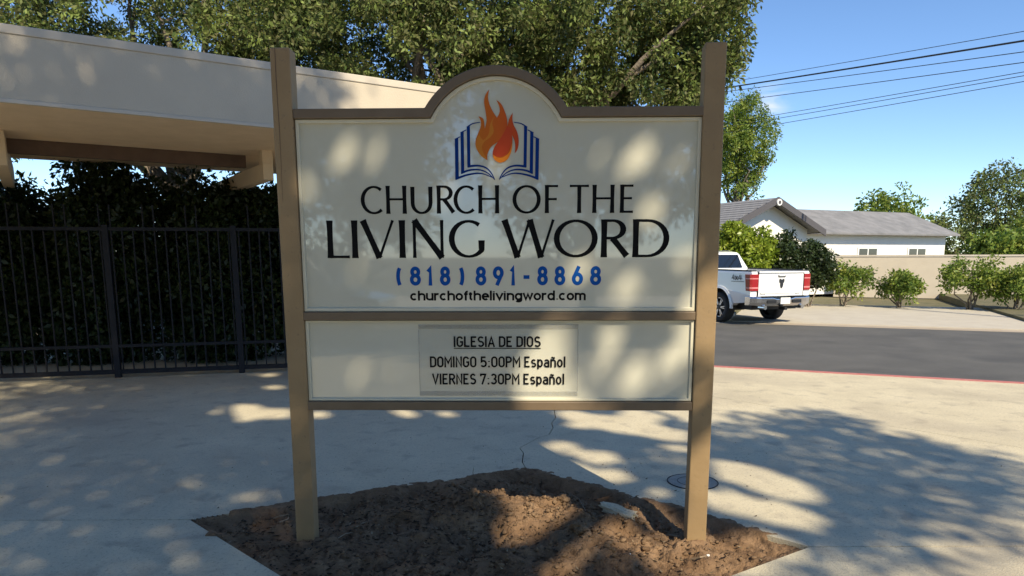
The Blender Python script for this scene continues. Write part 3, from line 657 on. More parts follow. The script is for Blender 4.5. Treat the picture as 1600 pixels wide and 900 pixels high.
def flat(poly, yv, name, m, par, smooth_n=5):
    P = spline(poly+[poly[0]], smooth_n)[:-1]; P = [LG(*p) for p in P]
    tri = tessellate_polygon([[Vector((p[0], p[1], 0)) for p in P]]); b = MB(); b.add([(p[0], yv, p[1]) for p in P], tri); return b.build(name, m, par)
def sharp(segs, yv, name, m, par):
    P = []
    for sg in segs: P += spline(sg, 6)[:-1]
    P = [LG(*p) for p in P]; tri = tessellate_polygon([[Vector((p[0], p[1], 0)) for p in P]]); b = MB(); b.add([(p[0], yv, p[1]) for p in P], tri); return b.build(name, m, par)
fl = sharp([[(395, 50), (362, 100), (352, 160), (366, 250), (372, 310), (358, 376)], [(358, 376), (350, 310), (336, 287), (305, 274)], [(305, 274), (324, 315), (322, 365), (296, 430), (280, 490), (290, 545), (330, 605), (380, 638)],
            [(380, 638), (380, 590), (408, 530), (468, 485)], [(468, 485), (436, 530), (422, 580), (432, 625), (465, 653), (500, 656), (545, 630), (577, 565), (586, 490), (583, 430)],
            [(583, 430), (603, 480), (609, 530), (605, 583)], [(605, 583), (630, 540), (638, 475), (625, 405), (596, 345), (586, 300), (588, 245)], [(588, 245), (562, 290), (550, 330), (543, 356)],
            [(543, 356), (540, 290), (515, 215), (490, 170), (452, 138)], [(452, 138), (476, 190), (480, 240), (458, 287)], [(458, 287), (425, 235), (395, 170), (384, 110), (395, 50)]], y-.0028, 'flame', 'flame_ink', lg)
sharp([[(440, 270), (420, 330), (432, 400), (400, 450), (350, 490), (335, 545), (380, 638)], [(380, 638), (330, 605), (290, 545), (282, 490), (310, 425)], [(310, 425), (345, 470), (390, 420), (402, 340), (440, 270)]], y-.0031, 'flame_highlight', 'flame_dark', lg)
sharp([[(543, 356), (510, 420), (470, 480)], [(470, 480), (440, 530), (425, 585), (470, 610), (530, 590), (570, 520), (583, 430)], [(583, 430), (590, 390), (570, 370), (543, 356)]], y-.0031, 'flame_core', 'flame_red', lg)
sharp([[(425, 592), (432, 625), (465, 653), (500, 656), (545, 630), (577, 565), (586, 490)], [(586, 490), (560, 570), (510, 612), (465, 615), (425, 592)]], y-.0034, 'flame_tip', 'flame_orange', lg)

# ------------------------------------------------------------------ foliage
def leaves(centers, per, rad, size, aspect=.5, droop=.3, keep=None):
    """leaf-shaped faces in clumps -> verts, faces"""
    C = np.repeat(np.asarray(centers), per, 0); n = len(C)
    rad_ = np.repeat(np.asarray(rad) if hasattr(rad, '__len__') else np.full(len(centers), rad), per)
    d = rng.normal(size=(n, 3)); d /= np.linalg.norm(d, axis=1)[:, None]; P = C+d*(rad_*rng.uniform(.15, 1, n)**.6)[:, None]
    if keep is not None: k = keep(P); P = P[k]; d = d[k]; n = len(P)
    ax = d+rng.normal(size=(n, 3))*.7; ax[:, 2] -= droop; ax /= np.linalg.norm(ax, axis=1)[:, None]
    sd2 = np.cross(ax, rng.normal(size=(n, 3))); sd2 /= np.linalg.norm(sd2, axis=1)[:, None]; nm = np.cross(ax, sd2)
    L = size*rng.uniform(.65, 1.3, n)[:, None]; W = L*aspect
    v = np.stack([P-ax*L*.5, P-ax*L*.05+sd2*W*.5-nm*L*.06, P+ax*L*.5, P-ax*L*.05-sd2*W*.5-nm*L*.06], 1).reshape(-1, 3)
    f = np.arange(n*4).reshape(-1, 4); return v, f
def crown_clumps(c, r, n, lump=.33, hollow=.55, seed=0, zmin=-1):
    out = []; rs = np.random.default_rng(seed)
    lob = rs.normal(size=(9, 3)); lob /= np.linalg.norm(lob, axis=1)[:, None]
    while len(out) < n:
        d = rs.normal(size=3); d /= np.linalg.norm(d)
        if d[2] < zmin: continue
        k = 1-lump*(1-max(0, max(lob @ d))**3)
        out.append(np.asarray(c)+np.asarray(r)*d*k*rs.uniform(hollow, 1)**.7)
    return np.array(out)
def limb(b, p0, p1, r0, r1, n=6, wob=.12):
    p0, p1 = Vector(p0), Vector(p1); L = (p1-p0).length; pts = []
    for i in range(n+1):
        t = i/n; j = wob*L*math.sin(math.pi*t)*.5; pts.append(p0.lerp(p1, t)+Vector((random.uniform(-j, j), random.uniform(-j, j), random.uniform(-j, j)*.5)))
    b.tube(pts, [r0+(r1-r0)*i/n for i in range(n+1)], 8); return pts
def tree(name, label, cat, base, crown_c, crown_r, nclump, per, leaf, m, trunk_r=.2, seed=0, clump_r=.45, hollow=.55, limbs=9, group=None, aspect=.5, keep=None, extra=None, fork=.55, lump=.33, zmin=-1):
    root_ = empty(name, base); tag(root_, label, cat, group); base = Vector(base); cc = Vector(crown_c)
    cl = crown_clumps(crown_c, crown_r, nclump, seed=seed, hollow=hollow, lump=lump, zmin=zmin)
    if extra is not None: cl = np.concatenate([cl, np.asarray(extra)])
    rs = np.random.default_rng(seed+5); v, f = leaves(cl-np.array(base), per, rs.uniform(.7, 1.35, len(cl))*clump_r, leaf, aspect, keep=(lambda P: keep(P+np.array(base))) if keep else None)
    np_mesh('crown', v, f, m, root_)
    b = MB(); top = Vector((cc.x, cc.y, base.z+(cc.z-base.z)*fork)); 
    pts = limb(b, base+Vector((0, 0, -.3)), top, trunk_r*1.15, trunk_r*.7, 7, .06)
    flare = MB(); b.v = [tuple(Vector(q)-base) for q in b.v]; b.build('trunk', 'bark', root_, smooth=True)
    sel = cl[rs.permutation(len(cl))[:limbs]]
    for e in sel:
        b = MB(); p = limb(b, pts[-1], Vector(e), trunk_r*.5, trunk_r*.08, 7, .18)
        for _ in range(3):
            s_ = p[random.randint(2, 5)]; near = cl[np.argsort(((cl-np.array(s_))**2).sum(1))[random.randint(2, 14)]]
            limb(b, s_, Vector(near), trunk_r*.16, trunk_r*.04, 4, .2)
        b.v = [tuple(Vector(q)-base) for q in b.v]; b.build('limb', 'bark', root_, smooth=True)
    return root_

# big yard tree behind sign and canopy
def at_d(px, py, y): return at_depth(px, py, y)
edge = [at_d(px, py, 7.6) for px, py in ((1090, 15), (1130, 8), (1150, 5), (1080, 40), (1105, 62), (1090, 90), (1120, 92), (1140, 86), (1098, 120), (1085, 150), (1120, 115), (1060, 130), (1000, 150), (940, 150), (900, 155), (1040, 100), (1060, 170), (1100, 30), (985, 120), (930, 110), (880, 140), (1030, 60), (960, 80), (1010, 20), (1070, 10), (1135, 20))]
ex = []
for e in edge:
    for _ in range(5): ex.append((e.x+random.uniform(-.25, .1), e.y+random.uniform(-.8, 1.2), e.z+random.uniform(-.2, .2)))
tree('yard_tree', 'large olive green tree rising behind the sign and canopy roof', 'tree', (-1.0, 7.4, 0), (-.9, 8.4, 5.7), (3.9, 2.5, 2.6), 500, 270, .085, 'leaf_oak', trunk_r=.22, seed=3, clump_r=.30, hollow=.3, limbs=24, extra=ex, fork=.5, aspect=.42)
tree('yard_tree', 'dense dark tree growing behind the stucco canopy roof', 'tree', (-6.2, 9.0, 0), (-6.2, 9.4, 5.6), (4.4, 2.7, 3.0), 480, 260, .088, 'leaf_oak', trunk_r=.22, seed=8, clump_r=.34, hollow=.4, limbs=10, fork=.5, aspect=.42)

# ------------------------------------------------------------------ canopy and gate
FP = Vector((-3.28, 4.0)); q1 = at_depth(359, 88, 4.0); FZ1 = q1.z; FZ0 = at_depth(359, 189, 4.0).z; FP = Vector((q1.x, 4.0))
q2 = ray(690, 136); t_ = (FZ1-H)/q2.z; e2 = CAM+q2*t_; FD = (e2.to_2d()-FP).normalized(); FN = Vector((-FD.y, FD.x))
def cp(s, n): return FP+FD*s+FN*n
can = empty('entrance_canopy', (FP.x, FP.y, 0))
tag(can, 'cream stucco entrance canopy with deep fascia and tan soffit left of the sign', 'canopy')
def cprism(poly_sn, z0, z1, name, m, bevel=0, parent=can):
    b = MB().prism([tuple(cp(*p)-FP) for p in poly_sn], z0, z1); return b.build(name, m, parent, bevel=bevel)
SE = (e2.to_2d()-FP).length+.55; SW = -7.5
cprism([(SW, 0), (SE, 0), (SE, .12), (SW, .12)], FZ0+.004, FZ1-.085, 'fascia', 'stucco')
cprism([(SW, -.012), (SE+.012, -.012), (SE+.012, .3), (SW, .3)], FZ1-.083, FZ1, 'roof_edge', 'stucco_trim', .008)
cprism([(SW, -.008), (SE+.008, -.008), (SE+.008, .03), (SW, .03)], FZ0-.035, FZ0+.002, 'drip_edge', 'stucco_trim', .004)
cprism([(SE-.12, .122), (SE, .122), (SE, 4.6), (SE-.12, 4.6)], FZ0+.004, FZ1-.085, 'fascia', 'stucco')
cprism([(SW, .31), (SE, .31), (SE, 4.6), (SW, 4.6)], FZ1-.09, FZ1-.03, 'roof_deck', 'shingle')
cprism([(SW, .032), (SE, .032), (SE, 4.55), (SW, 4.55)], FZ0-.028, FZ0-.004, 'soffit', 'soffit')
bp0 = at_depth(428, 280, 6.0); bs = (bp0.to_2d()-FP).dot(FD); bn = (bp0.to_2d()-FP).dot(FN)
cprism([(bs-.14, bn), (bs, bn), (bs, bn+4.0), (bs-.14, bn+4.0)], FZ0-.42, FZ0-.20, 'rafter', 'beam', .006)
cprism([(bs-.14, bn), (bs, bn), (bs, bn+.16), (bs-.14, bn+.16)], FZ0-.20, FZ0-.029, 'rafter_post', 'beam')
for k in (2, 4):
    cprism([(bs-.14-k*1.5, bn), (bs-k*1.5, bn), (bs-k*1.5, bn+4.0), (bs-.14-k*1.5, bn+4.0)], FZ0-.42, FZ0-.030, 'rafter', 'beam', .006)
cprism([(SW, bn+.65), (bs-.2, bn+.65), (bs-.2, bn+.75), (SW, bn+.75)], FZ0-.2, FZ0-.030, 'cross_beam', 'dark_wood')
for s_ in (SE-.5, -3.4):
    cprism([(s_-.12, 2.1), (s_+.12, 2.1), (s_+.12, 2.34), (s_-.12, 2.34)], -.05, FZ0-.029, 'column', 'stucco', .01)
# stucco wall under the canopy (outside the photograph's left border)
wl = empty('stucco_wall', (cp(-3.9, 3.6).x, cp(-3.9, 3.6).y, 0)); tag(wl, 'cream stucco church wall under the canopy beside the gate', 'wall')
wb = MB().prism([tuple(cp(*p)-cp(-3.9, 3.6)) for p in ((-7.4, 3.6), (-3.6, 3.6), (-3.6, 3.85), (-7.4, 3.85))], -.05, FZ0-.43); wb.build('wall', 'stucco', wl)
wb = MB().prism([tuple(cp(*p)-cp(-3.9, 3.6)) for p in ((-7.4, 3.575), (-3.6, 3.575), (-3.6, 3.598), (-7.4, 3.598))], -.04, .16); wb.build('skirting', 'stucco_trim', wl)
# iron gate
G0, G1 = ground(359, 583).to_2d(), ground(450, 579.5).to_2d(); gd = (G1-G0).normalized(); gn = Vector((-gd.y, gd.x))
gate = empty('iron_gate', (G0.x, G0.y, 0)); tag(gate, 'dark iron bar gate under the canopy, left of the sign', 'gate')
GH = at_depth(359, 356, G0.y).z
def gbox(s0, s1, z0, z1, th, name, par=None, n0=0):
    a = [gd*s0+gn*(n0-th/2), gd*s1+gn*(n0-th/2), gd*s1+gn*(n0+th/2), gd*s0+gn*(n0+th/2)]; return MB().prism([tuple(p) for p in a], z0, z1).build(name, 'iron', par or gate)
for s_ in np.arange(-3.0, 2.4, .135):
    if abs(s_-.17) < .06: continue
    gbox(s_-.009, s_+.009, .10, GH+(.0 if int(s_*50) % 3 else .30), .018, 'bar')
for z0, z1 in ((.05, .11), (GH-.045, GH), (.42, .46)): gbox(-3.05, 2.45, z0, z1, .05, 'rail')
for s_ in (-1.45, .17, 1.9): gbox(s_-.038, s_+.038, -.03, GH+.03, .076, 'gate_post')
# planting behind the gate
def shrub(name, label, cat, base, c, r, ncl, per, leaf, m, seed, clr=.25, aspect=.5, group=None, zmin=-.6):
    root_ = empty(name, base); tag(root_, label, cat, group); cl = crown_clumps(c, r, ncl, seed=seed, hollow=.3, zmin=zmin)
    cl[:, 2] = np.maximum(cl[:, 2], base[2]+.12)
    v, f = leaves(cl-np.array(base), per, clr, leaf, aspect); v[:, 2] = np.maximum(v[:, 2], .0); np_mesh('foliage', v, f, m, root_)
    b = MB()
    for _ in range(6):
        e = Vector(cl[random.randrange(len(cl))]); limb(b, Vector(base)+Vector((random.uniform(-.1, .1), random.uniform(-.1, .1), -.1)), e, .035, .008, 4, .15)
    b.v = [tuple(Vector(q)-Vector(base)) for q in b.v]; b.build('stem', 'bark', root_); return root_
GC = lambda s, n: G0+gd*s+gn*n
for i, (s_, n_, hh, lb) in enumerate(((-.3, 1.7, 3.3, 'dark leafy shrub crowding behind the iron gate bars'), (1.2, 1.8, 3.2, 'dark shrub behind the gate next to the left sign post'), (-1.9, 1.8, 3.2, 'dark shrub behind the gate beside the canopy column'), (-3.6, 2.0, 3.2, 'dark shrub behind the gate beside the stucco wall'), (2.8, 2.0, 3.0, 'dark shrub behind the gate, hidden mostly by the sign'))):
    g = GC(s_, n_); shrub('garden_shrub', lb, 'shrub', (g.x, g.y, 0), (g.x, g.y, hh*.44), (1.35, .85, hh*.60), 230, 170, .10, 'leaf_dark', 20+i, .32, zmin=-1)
# low sunlit white yard wall seen through the bars
yw = GC(.9, 5.0); wq = MB().prism([(-2.5, -.08), (2.5, -.08), (2.5, .08), (-2.5, .08)], -.1, 1.7).build('yard_wall', 'house_wall', loc=(yw.x, yw.y, 0)); wq.rotation_euler = (0, 0, math.atan2(gd.y, gd.x))
tag(wq, 'pale yard wall glimpsed through the gate and shrubs', 'wall')

# ------------------------------------------------------------------ white pickup
TZ = RZ+.012
tp = at_depth(1221, 424, 14.7); TH = math.atan2(.927, -.375)         # heading angle in xy
truck = empty('pickup_truck', (tp.x, tp.y, TZ), TH)
tag(truck, 'white pickup truck parked in the driveway across the street', 'truck')
# local: x forward from tailgate, y left, z up
def arc_pts(cx, cz, r, a0, a1, n=12): return [(cx+r*math.cos(R(a)), cz+r*math.sin(R(a))) for a in np.linspace(a0, a1, n)]
WX = (1.25, 5.10); WR = .41
low = .48
def side_profile():
    p = [(0.02, .62), (0.0, .80), (0.0, 1.36), (.03, 1.40), (2.27, 1.42), (2.31, 1.36), (4.25, 1.33), (4.35, 1.32), (5.75, 1.22), (6.0, 1.05), (6.05, .70), (5.98, low)]
    p += [(5.65, low)]+arc_pts(WX[1], .44, .50, 5, 175)+[(4.5, low), (1.9, low)]+arc_pts(WX[0], .44, .50, 5, 175)+[(.65, .55), (.3, .58)]
    return p
prof = side_profile(); hw = .99
def yl(v): return Vector((v.x, v.z, v.y))
side = []
for sgn in (1, -1):
    b = MB(); tri = tessellate_polygon([[Vector((p[0], p[1], 0)) for p in prof]]); n = len(prof)
    def yo(z): return hw-.045*max(0, (z-1.05)/.4)**2-.035*max(0, (.75-z)/.3)
    vs = [(p[0], sgn*(yo(p[1])), p[1]) for p in prof]+[(p[0], sgn*.78, p[1]) for p in prof]
    b.add(vs, [tuple(t) for t in tri]+[tuple(i+n for i in t) for t in tri]+[(i, (i+1) % n, (i+1) % n+n, i+n) for i in range(n)])
    b.build('side_panel', 'white_paint', truck, bevel=.012)
    for k, wx in enumerate(WX):   # wheel-arch flare and dark liner
        fl_o = arc_pts(wx, .44, .565, -4, 184, 20); fl_i = arc_pts(wx, .44, .497, -4, 184, 20)
        rings = [[(o1[0], sgn*.96, o1[1]), (o1[0], sgn*1.002, o1[1]), (i1[0], sgn*1.018, i1[1]), (i1[0], sgn*.96, i1[1])] for o1, i1 in zip(fl_o, fl_i)]
        MB().loft(rings).build('wheel_arch', 'white_paint', truck, smooth=False)
        ln = arc_pts(wx, .44, .494, -10, 190, 16); MB().loft([[(a, sgn*.95, z) for a, z in ln], [(a, sgn*.5, z) for a, z in ln]], cap=False).build('wheel_liner', 'black_plastic', truck)
    # bed rail cap
    MB().loft([[(x, sgn*.80, z), (x, sgn*.955, z), (x, sgn*.955, z+.03), (x, sgn*.80, z+.03)] for x, z in ((.03, 1.402), (2.26, 1.421))]).build('bed_rail', 'black_plastic', truck)
# floor, inner bed, hood, underbody
MB().box((1.15, 0, .82), (2.2, 1.56, .06)).build('bed_floor', 'black_plastic', truck)
MB().box((3.0, 0, .50), (5.6, 1.5, .22)).build('chassis', 'black_plastic', truck)
MB().loft([[(x, -.80, .7), (x, .80, .7), (x, .80, z-.02), (x, .5, z+.05), (x, -.5, z+.05), (x, -.80, z-.02)] for x, z in ((4.2, 1.34), (5.3, 1.28), (5.9, 1.16), (6.02, .95))]).build('bonnet', 'white_paint', truck, bevel=.02)
# cab shell: lofted sections, glass set proud of the pillars
CX = .34; cs = [(1.95+CX, 1.40, .80, .93), (1.99+CX, 1.42, .81, .94), (2.14+CX, 1.90, .66, .9), (2.5+CX, 1.955, .66, .9), (3.1+CX, 1.95, .66, .9), (3.35+CX, 1.90, .65, .9), (4.02+CX, 1.35, .72, .92)]
def cabring(x, zt, wt_, wb): return [(x, -wb, .75), (x, wb, .75), (x, wb, 1.36), (x, wt_+.10*(zt < 1.5), zt-.05), (x, wt_-.08, zt), (x, -wt_+.08, zt), (x, -wt_-.10*(zt < 1.5), zt-.05), (x, -wb, 1.36)]
MB().loft([cabring(*c) for c in cs]).build('cab', 'white_paint', truck, bevel=.03)
# rear window
def quadp(pts, name, m, par, th, nrm):
    b = MB(); P = [Vector(p) for p in pts]; nr = Vector(nrm).normalized()*th; n = len(P)
    b.add(P+[p+nr for p in P], [tuple(range(n)), tuple(range(n, 2*n))]+[(i, (i+1) % n, (i+1) % n+n, i+n) for i in range(n)]); return b.build(name, m, par)
rw = [(1.995+CX, -.66, 1.46), (1.995+CX, .66, 1.46), (2.128+CX, .58, 1.83), (2.128+CX, -.58, 1.83)]
quadp(rw, 'rear_window', 'dark_glass', truck, .02, (-1, 0, .35))
for sgn in (1, -1):
    def sw(x, z): t = (z-1.36)/.5; return (x+CX, sgn*(.905-.245*t), z)
    for (xa, xb, xc, xd) in ((2.17, 2.72, 2.74, 2.26), (2.80, 3.60, 3.28, 2.82)):
        quadp([sw(xa, 1.42), sw(xb, 1.42), sw(xc, 1.80), sw(xd, 1.80)], 'side_window', 'dark_glass', truck, .03, (0, sgn, .45))
    MB().box((3.96, sgn*1.06, 1.47), (.12, .2, .24)).build('door_mirror', 'white_paint', truck, bevel=.03)
    for dx in (3.12, 4.09): MB().box((dx, sgn*.983, 1.0), (.012, .012, .72)).build('door_seam', 'black_plastic', truck)
quadp([(3.42+CX, -.58, 1.86), (3.42+CX, .58, 1.86), (3.97+CX, .68, 1.40), (3.97+CX, -.68, 1.40)], 'windscreen', 'dark_glass', truck, .02, (.6, 0, .7))
# tailgate with pressed panel, handle, emblem
tg = MB().box((.0, 0, 1.045), (.05, 1.50, .70)).build('tailgate', 'white_paint', truck, bevel=.018)
MB().box((-.012, 0, 1.38), (.09, 1.52, .05)).build('tailgate_cap', 'white_paint', tg, bevel=.02)
MB().box((-.028, 0, .84), (.016, 1.36, .035)).build('crease', 'white_paint', tg, bevel=.007)
MB().box((-.03, 0, 1.275), (.02, .24, .06)).build('handle', 'black_plastic', tg, bevel=.008)
MB().box((-.041, 0, 1.287), (.01, .2, .025)).build('handle_grip', 'white_paint', tg, bevel=.004)
for sgn in (1, -1): MB().box((-.004, sgn*.757, 1.05), (.04, .008, .70)).build('tailgate_gap', 'black_plastic', tg)
em = [(-.03, .095), (.03, .095), (.085, .115), (.105, .07), (.085, .015), (.055, .03), (.06, -.03), (.035, -.09), (0, -.115), (-.035, -.09), (-.06, -.03), (-.055, .03), (-.085, .015), (-.105, .07), (-.085, .115)]
MB().prism(em, -.046, -.026, lambda v: Vector((v.z, v.x*.8, 1.085+v.y*1.1))).build('emblem', 'badge', tg)
bl = MB(); u = -.70
for ch in '1500': 
    bb = MB(); wd_ = din(bb, ch, 0, 0, .055, .010, 1, 0); bl.add([(-.028, -(u+vx), .80+vz) for vx, vy, vz in bb.v], bb.f); u += wd_+.012
bl.build('badge', 'badge', tg)
bl = MB(); u = .48
for ch in '4x4':
    bb = MB(); wd_ = din(bb, ch, 0, 0, .055, .010, 1, 0); bl.add([(-.028, -(u+vx), .80+vz) for vx, vy, vz in bb.v], bb.f); u += wd_+.012
bl.build('badge', 'badge', tg)
# tail lights wrap the corner
for sgn in (1, -1):
    prof2 = [(-.022, .765), (-.022, .99), (.02, 1.008), (.14, 1.004), (.14, .90), (.02, .765)]
    def tl(z0, z1, ins, m, nm, par):
        rings = []
        for z in (z0, z1):
            sl = (z-.9)*.12; pr = [(-.022-ins, .765), (-.022-ins, .965), (.005, 1.004+ins), (.17+sl, .992+ins), (.17+sl, .90), (.0, .765)]
            rings.append([(a, sgn*b2, z) for a, b2 in pr])
        return MB().loft(rings).build(nm, m, par, bevel=.008)
    t = tl(.90, 1.33, .012, 'tail_red', 'tail_light', truck)
    tl(.955, 1.0, .016, 'tail_pale', 'reversing_lens', t); tl(1.20, 1.235, .016, 'tail_pale', 'reversing_lens', t)
# bumper, plate, tow hitch, exhaust tips
bz = []
for yv in np.linspace(-1.0, 1.0, 17):
    a = abs(yv); xx = -.15 if a < .8 else -.15+.14*((a-.8)/.2)**1.5; dip = -.035 if a < .28 else 0
    bz.append([(xx+.02, yv, .76+dip), (xx-.02, yv, .72+dip), (xx-.01, yv, .60), (xx+.03, yv, .50+.03*(a > .8)), (xx+.20, yv, .52), (xx+.20, yv, .76+dip)])
bu = MB().loft(bz).build('bumper', 'chrome', truck, bevel=.012)
MB().box((-.10, 0, .755), (.16, 1.5, .012)).build('bumper_step', 'black_plastic', bu)
MB().box((-.183, -.02, .64), (.012, .32, .165)).build('number_plate', 'white_bit', bu)
for yv in (-.42, .42): MB().box((-.172, yv, .62), (.016, .3, .09)).build('bumper_recess', 'black_plastic', bu, bevel=.006)
MB().box((-.13, 0, .44), (.22, .08, .08)).build('tow_hitch', 'black_plastic', truck)
for yv in (.62, -.62): MB().tube([(.05, yv, .47), (-.17, yv, .47)], .055, 14).build('exhaust_tip', 'chrome', truck)
# bedside decal
bl = MB(); u = 0
for ch in '4x4':
    bb = MB(); wd_ = din(bb, ch, 0, 0, .15, .028, 1.25, 0); bl.add([(.62-(u+vx)+.12+.25*vz, hw-.012, 1.17+vz) for vx, vy, vz in bb.v], bb.f); u += wd_+.02
bl.v = [(v[0], .972+.02, v[2]) for v in bl.v]
bl.build('decal', 'badge', truck)
MB().box((.52, .990, 1.135), (.50, .004, .014)).build('decal', 'badge', truck)
for wx in WX:
    for sgn in (1, -1):
        wh = empty('wheel', (wx, sgn*.86, WR)); wh.parent = truck
        R_ = lambda r, yv, n=28: [(r*math.cos(2*math.pi*i/n), sgn*yv, r*math.sin(2*math.pi*i/n)) for i in range(n)]
        MB().loft([R_(.27, -.12), R_(.37, -.135), R_(.405, -.10), R_(WR, -.04), R_(WR, .06), R_(.405, .11), R_(.37, .14), R_(.275, .13), R_(.265, .08), R_(.265, -.10)], cap=False).build('tyre', 'tyre', wh, smooth=True)
        MB().loft([R_(.268, .128), R_(.268, .10), R_(.245, .10), R_(.245, .128)], cap=False).build('rim', 'alloy', wh)
        MB().loft([R_(.262, -.02), R_(.262, .0)]).build('brake_disc', 'black_plastic', wh)
        sp = MB()
        for k in range(6):
            a = 2*math.pi*k/6
            for da in (-.13, .13): sp.loft([[(r*math.cos(a+da*(r/.15 if r < .15 else 1))+sx*math.sin(a), sgn*yv2, r*math.sin(a+da*(r/.15 if r < .15 else 1))-sx*math.cos(a)) for sx, yv2 in ((-.018, .09), (.018, .09), (.012, .12), (-.012, .12))] for r in (.03, .14, .26)])
        sp.build('spokes', 'alloy', wh); MB().loft([R_(.065, .08), R_(.065, .125), R_(.05, .132)]).build('hub_cap', 'black_plastic', wh)

# ------------------------------------------------------------------ house across the street
ap = at_depth(1216, 308, 24.0); hn = Vector((math.sin(R(25)), -math.cos(R(25)), 0)); hr = Vector((-hn.y, hn.x, 0))   # gable normal, gable right
house = empty('bungalow', (ap.x, ap.y, RZ+.1)); tag(house, 'white bungalow with grey shingle gable roof behind the pickup', 'house')
def hp(r, b, z): p = hr*r-hn*b; return Vector((p.x, p.y, z-(RZ+.1)))     # right along the gable, back from it, height
GW, RIS, AZ, DEP = 2.62, 1.22, ap.z, 9.0
sl_ = RIS/GW
EV = AZ-RIS
b = MB(); wv = [(-2.25, RZ), (2.25, RZ), (2.25, AZ-2.25*sl_-.14), (0, AZ-.14), (-2.25, AZ-2.25*sl_-.14)]
b.loft([[hp(r, .55, z) for r, z in wv], [hp(r, DEP-.3, z) for r, z in wv]]).build('wall', 'house_wall', house)
rf = {}
for sgn in (-1, 1):
    b = MB(); b.loft([[hp(0, x, AZ-.10), hp(0, x, AZ-.02), hp(sgn*GW, x, EV-.02), hp(sgn*GW, x, EV-.10)] for x in (0.02, DEP)])
    rf[sgn] = b.build('roof', 'shingle', house)
    b = MB(); b.loft([[hp(0, x, AZ-.24), hp(0, x, AZ+.012), hp(sgn*(GW+.03), x, EV+.012), hp(sgn*(GW+.03), x, EV-.24)] for x in (-.05, .015)]).build('bargeboard', 'bargeboard', house)
    b = MB(); b.loft([[hp(sgn*(GW+.002), x, EV-.13), hp(sgn*(GW+.002), x, EV-.012), hp(sgn*(GW+.11), x, EV-.012), hp(sgn*(GW+.11), x, EV-.13)] for x in (.02, DEP)]).build('gutter', 'bargeboard', house)
# shingle courses on the slope that faces the camera
ns = 12; L = math.hypot(GW, RIS); ux, uz = -GW/L, -RIS/L; nx, nz = -uz*-1*-1, 0
sm = None
up_n = (hr*(-RIS/L)+Vector((0, 0, GW/L))).normalized(); dn = (hr*(-GW/L)+Vector((0, 0, -RIS/L))).normalized(); bkv = -hn
sh = MB(); w_, l_, th_ = .40, L/ns+.03, .012
sh.loft([[bkv*(-w_/2+.006)+dn*0, bkv*(w_/2-.006)+dn*0, bkv*(w_/2-.006)+up_n*.004, bkv*(-w_/2+.006)+up_n*.004], [bkv*(-w_/2+.006)+dn*l_+up_n*.010, bkv*(w_/2-.006)+dn*l_+up_n*.010, bkv*(w_/2-.006)+dn*l_+up_n*(.010+th_), bkv*(-w_/2+.006)+dn*l_+up_n*(.010+th_)]])
first = None
for i in range(ns):
    for j in range(int((DEP-.2)/w_)+1):
        x = .16+w_/2+(j-.5*(i % 2))*w_
        if x < .1 or x > DEP-.1: continue
        p = hp(0, x, AZ-.018)+dn*(i*L/ns)
        if first is None: first = sh.build('shingle', 'shingle', rf[-1]); o = first
        else: o = first.copy(); col.objects.link(o)
        o.location = p; o.rotation_euler = (0, 0, 0)
vt = MB().tube([hp(.0, -.10, AZ-.20), hp(.0, -.02, AZ-.20)], .125, 20).build('gable_floodlight', 'house_white', house)  # round white floodlight under the gable peak, dark face in front
MB().tube([hp(.0, -.108, AZ-.20), hp(.0, -.10, AZ-.20)], .07, 20).build('floodlight_face', 'bargeboard', vt)
MB().tube([hp(-1.75, 3.2, EV+.35), hp(-1.75, 3.2, EV+.75)], .05, 10).build('roof_pipe', 'house_white', house)
quadp([hp(-1.9, .545, RZ+.12), hp(1.9, .545, RZ+.12), hp(1.9, .545, RZ+2.2), hp(-1.9, .545, RZ+2.2)], 'garage_door', 'house_white', house, .03, hn)
# lower wing running to the right
b = MB(); b.loft([[hp(r, 3.2, RZ), hp(r, 8.2, RZ), hp(r, 8.2, EV), hp(r, 5.7, EV+1.0), hp(r, 3.2, EV)] for r in (2.3, 15)]).build('wing_wall', 'house_wall', house)
for sg, b0 in ((-1, 2.7), (1, 8.7)):
    b = MB(); b.loft([[hp(r, 5.7, EV+1.20), hp(r, 5.7, EV+1.28), hp(r, b0, EV+.02), hp(r, b0, EV-.06)] for r in (1.2, 15.4)]).build('wing_roof', 'shingle', house)
for r in (5, 9.2, 12.8):
    wn = quadp([hp(r-.7, 3.19, RZ+1.1), hp(r+.7, 3.19, RZ+1.1), hp(r+.7, 3.19, RZ+2.2), hp(r-.7, 3.19, RZ+2.2)], 'window', 'house_white', house, .04, hn)
    for dx in (-.33, .33): quadp([hp(r+dx-.28, 3.14, RZ+1.17), hp(r+dx+.28, 3.14, RZ+1.17), hp(r+dx+.28, 3.14, RZ+2.13), hp(r+dx-.28, 3.14, RZ+2.13)], 'pane', 'dark_glass', wn, .012, hn)

